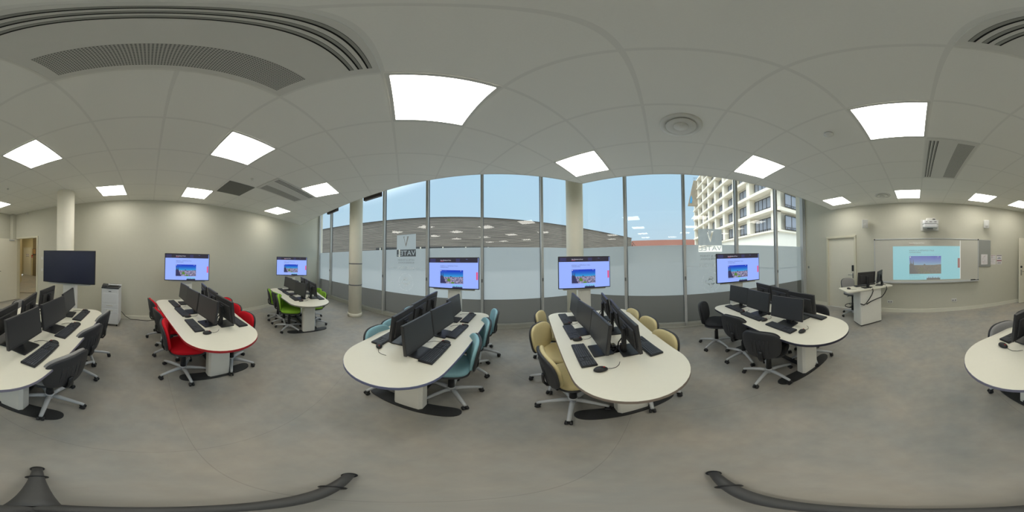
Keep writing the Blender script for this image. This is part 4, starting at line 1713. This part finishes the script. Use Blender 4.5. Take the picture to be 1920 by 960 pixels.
for k, t in TABLES.items():
    for s_, rows in ((1, ROWP), (-1, ROWN)):
        side = t['sides'][0 if s_ > 0 else 1]
        for i, (mo, kb, ms) in enumerate(rows):
            where = '%s of the %s-chair table, side facing the %s' % (POS[i], k, side)
            kb = (kb[0], s_ * kb[1] + OFFS[k], kb[2])
            ms = (ms[0], s_ * ms[1] + OFFS[k], ms[2])
            mo = MON[k][i + (0 if s_ > 0 else 3)]
            if k == 'blue' and s_ > 0 and i == 0:
                ms = (.49, .24, -50)
            for src, (u, v, yw), what in ((mon, mo, 'black computer monitor'), (kbd, kb, 'black keyboard'), (mou, ms, 'black wired mouse')):
                x, y = tw(t, u, v)
                rz = t['a'] + (PI if s_ > 0 else 0) + R(yw)
                put(src, x, y, TH + 0.0005, rz, '%s %s' % (what, where), '%ss on the %s-chair table' % (what.split(' ', 1)[1], k))

for k, t in TABLES.items():
    for i, wx in enumerate((0.77, 1.27, 1.72)):
        o = bpy.data.objects.new('cable_tangle', make_cables(len(k) * 10 + i))
        C.objects.link(o)
        x, y = tw(t, wx, 0.02)
        o.location = (x, y, TH)
        o.rotation_euler = (0, 0, t['a'])
        tagm(o, 'tangle of black cables in the table opening %s of the %s-chair table' % (POS[i], k), 'cable', 'cable tangles on the tables')

# ------------------------------------------------------------------ screens at the ends of the tables
SCR = {'yellow': (2.637, 1.325, 38.98), 'blue': (0.874, 2.870, 57.8), 'red': (-3.403, 0.823, 171.1), 'green': (-3.295, 3.974, 132.85), 'black': (2.953, -1.536, -2.35), 'grey': (-2.529, -1.364, 190.3)}
tot = make_totem(True)
off = make_totem(False)
first = True
for k, (x, y, a) in SCR.items():
    rz = R(a) - PI / 2
    if k == 'grey':
        o = off
        o.location = (x, y, 0)
        o.rotation_euler = (0, 0, rz)
        o['label'] = 'switched-off black screen on a white stand, behind the grey-chair table'
    else:
        lab = 'screen with a lit web page on a white stand, behind the %s-chair table' % k
        if first:
            o = tot
            o.location = (x, y, 0)
            o.rotation_euler = (0, 0, rz)
            o['label'] = lab
            first = False
        else:
            o = dup(tot, (x, y, 0), rz, lab)
    o['group'] = 'screens on white stands'

# ------------------------------------------------------------------ teacher's desk
e1 = Vector((math.cos(R(230)), math.sin(R(230))))
e2 = Vector((-e1.y, e1.x))
e2 = Vector((0.766, -0.643))
DA = R(230)
dk = thing('lectern_desk', 'white teacher desk on a boxy pedestal in front of the whiteboard', 'desk', (1.188, -3.700, 0), DA)
# local x along e1; e2 is local -y? (rotate 230deg: y axis = (-sin, cos) = (0.766, -0.643) = e2)
b = MB()
b.prism(rrect(1.26, 0.50, 0.05), 0.828, 0.855, bev=0.004)
b.build('desktop', M['white_lam'], dk)
b = MB()
b.prism(rrect(0.58, 0.36, 0.03), 0.03, 0.828, X=T(0, -0.03, 0), bev=0.003)
b.build('pedestal', M['white_met'], dk)
b = MB()
b.box((-0.2925, -0.03, 0.40), (0.006, 0.27, 0.66), bev=0.002)
b.box((0.0, -0.2125, 0.43), (0.48, 0.006, 0.72), bev=0.002)
b.build('panel', M['white_met'], dk)
b = MB()
b.box((0, -0.03, 0.016), (0.55, 0.33, 0.028))
b.build('plinth', M['blk'], dk)
b = MB()
b.lathe([(0.001, 0), (0.009, 0), (0.009, 0.005), (0.001, 0.005)], 14, X=T(-0.02, -0.251, 0.838) @ RX(R(90)))
b.build('desk_lock', M['blk'], dk)


def dk_w(x, y):
    v = Vector((1.188, -3.700)) + e1 * x + e2 * y
    return v.x, v.y


x, y = 1.16, -3.63
dup(mon, (x, y, 0.8555), DA + PI, 'black computer monitor seen from behind on the teacher desk, over the pedestal', 'monitors on the teacher desk')
dup(mon, (0.93, -3.99, 0.8555), R(90), 'black computer monitor turned side-on at the whiteboard end of the teacher desk', 'monitors on the teacher desk')
x, y = dk_w(-0.02, 0.17)
dup(kbd, (x, y, 0.8555), DA + PI, 'black keyboard on the teacher desk behind the monitor', None)
x, y = dk_w(-0.47, 0.0)
dup(mou, (x, y, 0.8555), DA + PI + 0.4, 'black mouse at the door end of the teacher desk', None)
x, y = dk_w(0.30, 0.20)
b = MB()
b.prism(rrect(0.14, 0.10, 0.01), 0, 0.02, bev=0.003)
tagm(b.build('remote_box', M['blk'], loc=(x, y, 0.8552), rz=DA), 'small flat black box on the teacher desk between its two monitors', 'device')
b = MB()
P0 = lambda x_, y_, z_: (*dk_w(x_, y_), z_)
b.tube([P0(0.0, -0.262, 0.858), P0(0.0, -0.275, 0.80), P0(-0.03, -0.265, 0.72), P0(-0.10, -0.25, 0.62), P0(-0.17, -0.245, 0.545), P0(-0.23, -0.25, 0.52), P0(-0.32, -0.26, 0.56)], 0.011, 8)
tagm(b.build('desk_cable', M['cable']), 'black cable hanging down the front of the teacher desk from its middle monitor', 'cable')
b = MB()
b.tube([P0(0.40, -0.262, 0.858), P0(0.40, -0.275, 0.80), P0(0.33, -0.27, 0.70), P0(0.25, -0.265, 0.63), P0(0.10, -0.265, 0.61), P0(-0.06, -0.265, 0.575), P0(-0.17, -0.266, 0.53)], 0.011, 8)
tagm(b.build('desk_cable', M['cable']), 'black cable looping across the teacher desk front from the side-on monitor', 'cable')
tch = make_chair('drafting_chair', 'grey', M['fab_grey'], M['blk2'], True)
tch.location = (1.70, -4.04, 0)
tch.rotation_euler = (0, 0, math.atan2(0.643, -0.766) - PI / 2 + 0.15)
tch['label'] = 'tall grey swivel chair with foot ring behind the teacher desk'

# ------------------------------------------------------------------ whiteboard wall
wb = thing('whiteboard', 'wide white board in a metal frame with a projected page on it', 'whiteboard', (-0.295, YR, 1.43))
WW, WH = 2.97, 1.16
b = MB()
b.box((0, 0.012, 0), (WW - 0.02, 0.02, WH - 0.02))
b.build('board', M['board'], wb)
b = MB()
for s_ in (-1, 1):
    b.box((s_ * (WW / 2 - 0.012), 0.018, 0), (0.026, 0.034, WH), bev=0.004)
    b.box((0, 0.018, s_ * (WH / 2 - 0.012)), (WW, 0.034, 0.026), bev=0.004)
b.build('frame', M['alu'], wb)
for sx in (-1, 1):
    for sz in (-1, 1):
        b = MB()
        b.box((sx * (WW / 2 - 0.014), 0.02, sz * (WH / 2 - 0.014)), (0.036, 0.04, 0.036), bev=0.008)
        b.build('corner_cap', M['blk'], wb)
b = MB()
b.box((0, 0.05, -WH / 2 - 0.01), (WW - 0.04, 0.09, 0.012), bev=0.003)
b.box((0, 0.092, -WH / 2), (WW - 0.04, 0.008, 0.03), bev=0.002)
b.build('pen_tray', M['alu'], wb)
b = MB()
page(b, 1.886, 1.042, head=False)
o = b.build('projected_page', PJ, wb, (0, 0.0245, 0))
o.rotation_euler = (0, 0, PI)
o.location = (-0.286 + 0.295, 0.0245, 1.439 - 1.43)
o['label'] = 'projected web page with a city picture'
b = MB()
b.prism(rrect(0.14, 0.05, 0.01), 0, 0.03, bev=0.004)
tagm(b.build('board_eraser', M['blk'], loc=(-1.60, YR + 0.045, 0.8565)), 'black board eraser lying in the whiteboard tray', 'eraser')
b = MB()
b.tube([(-0.06, 0, 0.009), (0.05, 0, 0.009), (0.065, 0, 0.009)], [0.009, 0.009, 0.006], 10)
tagm(b.build('marker_pen', M['blk'], loc=(-1.715, YR + 0.05, 0.8565)), 'black marker pen beside the eraser in the whiteboard tray', 'marker')

pj = thing('projector', 'short-throw projector on a white wall bracket above the whiteboard', 'projector', (-0.36, YR, 2.36))
b = MB()
b.box((0, 0.01, 0), (0.50, 0.02, 0.30), bev=0.004)
b.build('wall_plate', M['fixture'], pj)
b = MB()
b.box((-0.01, 0.17, 0.105), (0.24, 0.32, 0.06), bev=0.015)
b.box((-0.085, 0.336, 0.10), (0.07, 0.004, 0.022), 1)
b.build('bracket_arm', [M['white_met'], M['blk']], pj)
b = MB()
o = [(0.20, 0.05), (0.20, 0.30), (0.15, 0.36), (-0.15, 0.36), (-0.20, 0.30), (-0.20, 0.05)]
b.prism(o, -0.02, 0.075, bev=0.012)
b.prism([(x * 0.98, y * 0.98) for x, y in o], -0.11, -0.018, 0, bev=0.02)
pb = b.build('body', M['printer_w'], pj)
for x_, w_ in ((0.10, 0.03), (0.0, 0.06), (-0.12, 0.06)):
    b = MB()
    b.box((x_, 0.361, 0.03), (w_, 0.004, 0.02))
    b.build('port', M['ink'], pb)
b = MB()
b.box((0.0, 0.15, -0.112), (0.16, 0.10, 0.006), bev=0.002)
b.build('lens_window', M['blk'], pb)


def wall_speaker(x, lab, tilt):
    r = thing('wall_speaker', lab, 'speaker', (x, YR, 2.43), 0, 'wall speakers')
    X = T(0, 0.14, 0) @ RZ(tilt) @ RX(R(-6))
    b = MB()
    b.box((0, -0.0, 0), (0.165, 0.13, 0.235), X=X, bev=0.02)
    b.build('cabinet', M['fixture'], r)
    b = MB()
    b.box((0, 0.066, 0), (0.148, 0.006, 0.215), X=X, bev=0.003)
    b.lathe([(0.002, 0), (0.05, 0), (0.046, 0.004), (0.002, 0.006)], 24, X=X @ T(0, 0.068, -0.03) @ RX(R(-90)))
    b.build('speaker_grille', M['speaker_grille'], r)
    b = MB()
    b.box((0, 0.012, 0), (0.06, 0.024, 0.12), bev=0.004)
    b.tube([(0, 0.02, 0), (0, 0.09, 0)], 0.018, 10)
    b.build('bracket', M['fixture'], r)


wall_speaker(1.42, 'white wall speaker high on the wall near the closed door', R(22))
wall_speaker(-1.98, 'white wall speaker high on the wall above the grey pinboard', R(-22))

b = MB()
b.box((0, 0.01, 0), (0.40, 0.02, 0.77), bev=0.004)
b.box((0, 0.019, 0.376), (0.40, 0.006, 0.012), 1)
tagm(b.build('pinboard', [M['grey_board'], M['alu']], loc=(-1.980, YR, 1.612)), 'narrow grey felt pinboard hung beside the whiteboard', 'pinboard')


def sheet(name, x, z, wd, ht, lab, lines, y=0.0):
    b = MB()
    b.box((0, 0.001, 0), (wd, 0.002, ht))
    for (x0, z0, w_, h_, mi) in lines:
        b.box((-x0 * wd, 0.0025, z0 * ht), (w_ * wd, 0.001, h_ * ht), mi)
    tagm(b.build(name, [M['paper'], M['ink'], M['ink_red'], M['ink_blue']], loc=(x, YR + y, z)), lab, 'paper')


rnd = random.Random(3)
sheet('paper_sheet', -1.968, 1.435, 0.21, 0.29, 'white sheet with a pale plan drawing, pinned on the grey pinboard',
      [(rnd.uniform(-.35, .35), rnd.uniform(-.4, .4), rnd.uniform(.05, .3), 0.012, rnd.choice((1, 2))) for _ in range(14)] + [(rnd.uniform(-.35, .35), rnd.uniform(-.3, .3), 0.014, rnd.uniform(.1, .4), 1) for _ in range(6)], 0.0205)
sheet('paper_sheet', -2.275, 1.42, 0.17, 0.28, 'white printed notice with thin lines, taped to the wall beside the pinboard',
      [(0, .44, .9, .03, 2), (-.05, .33, .8, .015, 1), (-.05, .25, .8, .015, 1), (0, .16, .85, .015, 1), (0.02, 0.02, .8, .02, 2), (-.1, -.1, .6, .015, 1), (-.1, -.18, .7, .015, 1), (0, -.3, .7, .015, 1), (-.25, .30, .05, .28, 2)])
sheet('paper_sheet', -2.488, 1.425, 0.18, 0.28, 'white printed notice with a dark red bar, on the wall beyond the pinboard',
      [(0, .42, .95, .10, 1), (0, .20, .4, .05, 3), (0, .12, .7, .06, 3), (0, -.12, .95, .10, 2), (0, -.32, .7, .06, 1), (0, -.42, .75, .05, 1)])
for x, z, lab in ((0.755, 0.30, 'double wall socket under the whiteboard beside the teacher desk'), (-1.045, 0.317, 'double wall socket under the pinboard end of the whiteboard')):
    r = thing('wall_socket', lab, 'socket', (x, YR, z), 0, 'double wall sockets')
    b = MB()
    b.box((0, 0.007, 0), (0.155, 0.014, 0.085), bev=0.003)
    b.build('plate', M['fixture'], r)
    for s_ in (-1, 1):
        b = MB()
        b.lathe([(0.001, 0), (0.020, 0), (0.020, 0.003), (0.001, 0.003)], 16, X=T(s_ * 0.036, 0.0145, 0) @ RX(R(-90)))
        b.box((s_ * 0.036, 0.018, 0), (0.012, 0.002, 0.006), 1)
        b.build('outlet_face', [M['ink'], M['blk']], r)

# ------------------------------------------------------------------ printer by the wall
pr = thing('office_printer', 'tall white office printer on casters against the wall', 'printer', (-3.735, -0.845, 0), 0)
# front towards +x
b = MB()
b.box((0, 0, 0.465), (0.38, 0.40, 0.83), bev=0.012)
b.build('cabinet', M['printer_w'], pr)
b = MB()
b.box((0.191, 0, 0.30), (0.006, 0.385, 0.003))
b.build('seam', M['ink'], pr)
for z, h_, nm in ((0.665, 0.22, 'front_door'), (0.49, 0.10, 'paper_drawer'), (0.375, 0.10, 'paper_drawer'), (0.18, 0.24, 'paper_drawer')):
    b = MB()
    b.box((0.192, 0.0 if nm == 'front_door' else 0.0, z), (0.010, 0.33 if nm == 'front_door' else 0.38, h_), bev=0.004)
    o = b.build(nm, M['printer_w'], pr)
    if nm == 'paper_drawer' and z > 0.3:
        b = MB()
        b.box((0.199, 0, z + 0.01), (0.008, 0.15, 0.026), bev=0.003)
        b.build('pull', M['fixture'], o)
b = MB()
b.box((0.197, 0.0, 0.82), (0.004, 0.06, 0.012))
b.build('badge', M['blk'], pr)
b = MB()
b.box((0.02, 0.0, 0.895), (0.36, 0.40, 0.03), bev=0.008)
b.box((0.00, 0.05, 0.912), (0.22, 0.24, 0.006), 1)
b.box((-0.15, 0.04, 0.915), (0.06, 0.30, 0.03), 0, bev=0.008)
b.build('output_tray', [M['blk2'], M['slot']], pr)
b = MB()
b.box((-0.13, 0.0, 0.905), (0.12, 0.40, 0.05), bev=0.01)
b.build('rear_cover', M['printer_w'], pr)
b = MB()
b.box((0.10, -0.135, 0.935), (0.12, 0.13, 0.03), X=T(0.10, 0, 0.935) @ RY(R(20)) @ T(-0.10, 0, -0.935), bev=0.008)
b.box((0.105, -0.135, 0.952), (0.085, 0.10, 0.003), 1, X=T(0.10, 0, 0.935) @ RY(R(20)) @ T(-0.10, 0, -0.935))
b.build('control_panel', [M['blk2'], M['lcd']], pr)
for sx in (-1, 1):
    for sy in (-1, 1):
        b = MB()
        b.lathe([(0.002, -0.012), (0.024, -0.012), (0.026, 0), (0.024, 0.012), (0.002, 0.012)], 18, X=T(0.15 * sx, 0.165 * sy, 0.026) @ RX(R(90)))
        b.box((0.15 * sx, 0.165 * sy, 0.045), (0.05, 0.035, 0.02), bev=0.004)
        b.build('caster', M['blk'], pr)
b = MB()
b.tube([(-3.93, -0.64, 0.25), (-3.98, -0.55, 0.12), (-4.03, -0.42, 0.02), (-4.04, -0.2, 0.009), (-4.0, 0.0, 0.008), (-4.05, 0.15, 0.008), (-4.0, 0.32, 0.008), (-4.02, 0.5, 0.008), (-3.98, 0.66, 0.008)], 0.007, 8)
tagm(b.build('printer_cable', M['cable']), 'black cable running along the skirting from the printer to the red-chair table', 'cable')

# ------------------------------------------------------------------ camera tripod feet on the floor
tp = thing('tripod_stand', 'low dark grey three-legged stand on the floor in the middle of the room', 'tripod', (-0.055, 0.055, 0))
for k, (fx, fy, r0) in enumerate(((-0.41, -0.311, 1.0), (-0.149, 0.491, 1.0), (0.491, -0.127, 1.0))):
    hx, hy = -0.11, -0.075
    A = Vector((fx + 0.055, fy - 0.055, 0.022))
    B = Vector((hx + 0.055, hy - 0.055, 0.10))
    P = [A.lerp(B, s_ / 6) for s_ in range(7)]
    b = MB()
    b.tube(P, [0.018, 0.021, 0.024, 0.028, 0.031, 0.033, 0.033], 14)
    lg = b.build('leg', M['tripod'], tp)
    dv = (B - A).normalized()
    b = MB()
    b.tube([A.lerp(B, 0.24), A.lerp(B, 0.255)], 0.034, 18)
    b.build('collar', M['blk'], lg)
    b = MB()
    b.lathe([(0.002, 0), (0.024, 0), (0.026, 0.006), (0.022, 0.014), (0.002, 0.014)], 18, c=(A.x, A.y))
    b.build('foot', M['blk'], lg)

# ------------------------------------------------------------------ outdoors
b = MB()
b.box((45, 25, -0.25), (190, 190, 0.2))
b.build('ground_outside', M['ground'], kind='structure')

# long timber-clad hall
na = R(18.0)
nv = Vector((math.sin(na), math.cos(na)))
tv_ = Vector((math.cos(na), -math.sin(na)))
DB = 30.0
cB = nv * DB
tb = thing('timber_building', 'long low building clad in weathered grey-brown timber slats, across the way', 'building', (cB.x, cB.y, 0), -na)
b = MB()
b.box((0, 4, 4.7), (112, 8, 9.4))
b.build('slatted_wall', M['slats'], tb)
b = MB()
b.box((0, 4, 9.45), (112.4, 8.4, 0.12))
b.build('roof_edge', M['bframe'], tb)
b = MB()
b.box((2, -0.05, 3.0), (36, 0.12, 2.2))
b.build('ribbon_window', M['ribbon'], tb)
for k in range(9):
    b = MB()
    b.box((-15 + 4.2 * k, -0.14, 3.0), (0.22, 0.1, 2.2))
    b.build('window_post', M['concrete'], tb)
b = MB()
for k in range(4):
    b.box((57 + 0.7 * k, 0, 3.6 - 0.9 * k), (0.16, 0.16, 7.2 - 1.8 * k), X=None)
for k in range(5):
    b.tube([(56.2, 0, 8.2 - 1.4 * k), (59.6 - 0.1 * k, 0, 6.6 - 1.4 * k)], 0.09, 6)
b.build('gable_lattice', M['lattice'], tb)

# red-roofed house in the distance
hz = thing('tiled_house', 'distant house with a long terracotta tiled roof seen over the frosted film', 'house', (80, -4.0, 0), R(90))
b = MB()
b.box((0, -5, 3.55), (37, 9, 7.1))
b.build('wall', M['house'], hz)
b = MB()
b.add([(-19, 0.6, 7.0), (19, 0.6, 7.0), (19, -5, 10.9), (-19, -5, 10.9), (-19, -10.6, 7.0), (19, -10.6, 7.0)], [(0, 1, 2, 3), (3, 2, 5, 4), (0, 3, 4), (1, 5, 2), (0, 4, 5, 1)])
b.build('roof', M['tile_roof'], hz)

# white office block
ob = thing('office_block', 'white concrete office block with deep-set window bays, rising beyond the windows', 'building', (16.6, -14.4, 0), R(3.4))
XB_ = [0, 6.4, 11.1, 15.7, 20.3, 24.9, 29.5, 34.1, 38.7]
FH, Z0, NF = 3.2, 5.05, 7
ZT = Z0 + FH * NF
b = MB()
b.box((19.4, -5.2, (Z0 - 0.05) / 2), (38.8, 10.0, Z0 - 0.05))
b.box((19.4, -5.7, (ZT + Z0) / 2), (38.0, 9.6, ZT - Z0))
b.build('wall', M['concrete2'], ob)
b = MB()
for i, x_ in enumerate(XB_):
    b.box((x_ + (0.45 if i == 0 else 0), -0.35, (Z0 + ZT) / 2), (0.9, 1.1, ZT - Z0), bev=0.05)
for y_ in (-5.0, -9.9):
    b.box((0.05, y_, (Z0 + ZT) / 2), (1.1, 0.9, ZT - Z0), bev=0.05)
b.build('pier', M['concrete'], ob)
b = MB()
for f in range(1, NF + 1):
    b.box((19.4, -0.15, Z0 + FH * f - 0.45), (39.6, 1.3, 0.5), bev=0.04)
    b.box((-0.05, -5.2, Z0 + FH * f - 0.45), (1.3, 10.6, 0.5), bev=0.04)
b.box((19.4, -0.12, Z0 - 0.12), (39.2, 0.5, 0.24))
b.box((-0.02, -5.2, Z0 - 0.12), (0.5, 10.2, 0.24))
b.build('floor_band', M['concrete'], ob)


def bay(x0, x1, z, n_, side):
    """one window: bronze frame with mullions, a low rail, and its glass"""
    wd, ht = x1 - x0, 1.95
    b = MB()
    for xx in [x0 + wd * k / n_ for k in range(n_ + 1)]:
        b.box((xx, 0, z + ht / 2), (0.09, 0.1, ht))
    b.box(((x0 + x1) / 2, 0, z + ht), (wd, 0.1, 0.09))
    b.box(((x0 + x1) / 2, 0, z), (wd, 0.1, 0.09))
    b.box(((x0 + x1) / 2, 0.10, z + 0.30), (wd + 0.2, 0.05, 0.06))
    for xx in [x0 + wd * (k + 0.5) / (2 * n_) for k in range(2 * n_)]:
        b.box((xx, 0.10, z + 0.15), (0.04, 0.04, 0.3))
    o = b.build('window', M['bframe'], ob)
    q = MB()
    q.box(((x0 + x1) / 2, -0.02, z + ht / 2), (wd, 0.03, ht))
    g = q.build('pane', M['bglass'], o)
    if side:
        o.rotation_euler = (0, 0, R(90))
        o.location = (-0.28 + 0.0, -0.0, 0)
    else:
        o.location = (0, -0.80, 0)
    return o


for f in range(NF):
    z = Z0 + FH * f + 0.12
    for i in range(len(XB_) - 1):
        x0 = XB_[i] + (0.95 if i == 0 else 0.65)
        x1 = XB_[i + 1] - 0.65
        bay(x0, x1, z, 5 if i == 0 else 3, False)
    bay(-4.2, -1.45, z, 2, True)
    bay(-9.2, -5.9, z, 2, True)
fin = thing('sloping_roof_fin', 'grey sloping fin with a blue patch at the far end of the white office block', 'roof fin', (51.0, 0, 0))
b = MB()
lo = [(-9.0, 18.0), (-11.9, 18.0)]
hi = [(-11.0, 27.0), (-13.4, 27.0)]
vs = [(x_, y_, z_) for x_ in (0.0, 0.7) for y_, z_ in (lo[0], lo[1], hi[1], hi[0])]
b.add(vs, [(0, 1, 2, 3), (7, 6, 5, 4), (0, 4, 5, 1), (1, 5, 6, 2), (2, 6, 7, 3), (3, 7, 4, 0)])
b.build('slab', M['canopy'], fin)
b = MB()
b.add([(-0.03, -9.55, 18.9), (-0.03, -10.2, 18.8), (-0.03, -10.5, 20.0), (-0.03, -10.1, 21.6), (-0.03, -9.75, 20.4)], [(0, 1, 2, 3, 4)])
b.add([(0.0, -9.55, 18.9), (0.0, -10.2, 18.8), (0.0, -10.5, 20.0), (0.0, -10.1, 21.6), (0.0, -9.75, 20.4)], [(4, 3, 2, 1, 0)])
b.build('blue_patch', M['canopy_blue'], fin)
b = MB()
for k in range(6):
    b.box((0.35, -11.0 - 0.46 * k, 27.6), (0.06, 0.06, 1.2))
b.box((0.35, -12.15, 28.2), (0.06, 2.4, 0.06))
b.build('railing', M['bframe'], fin)
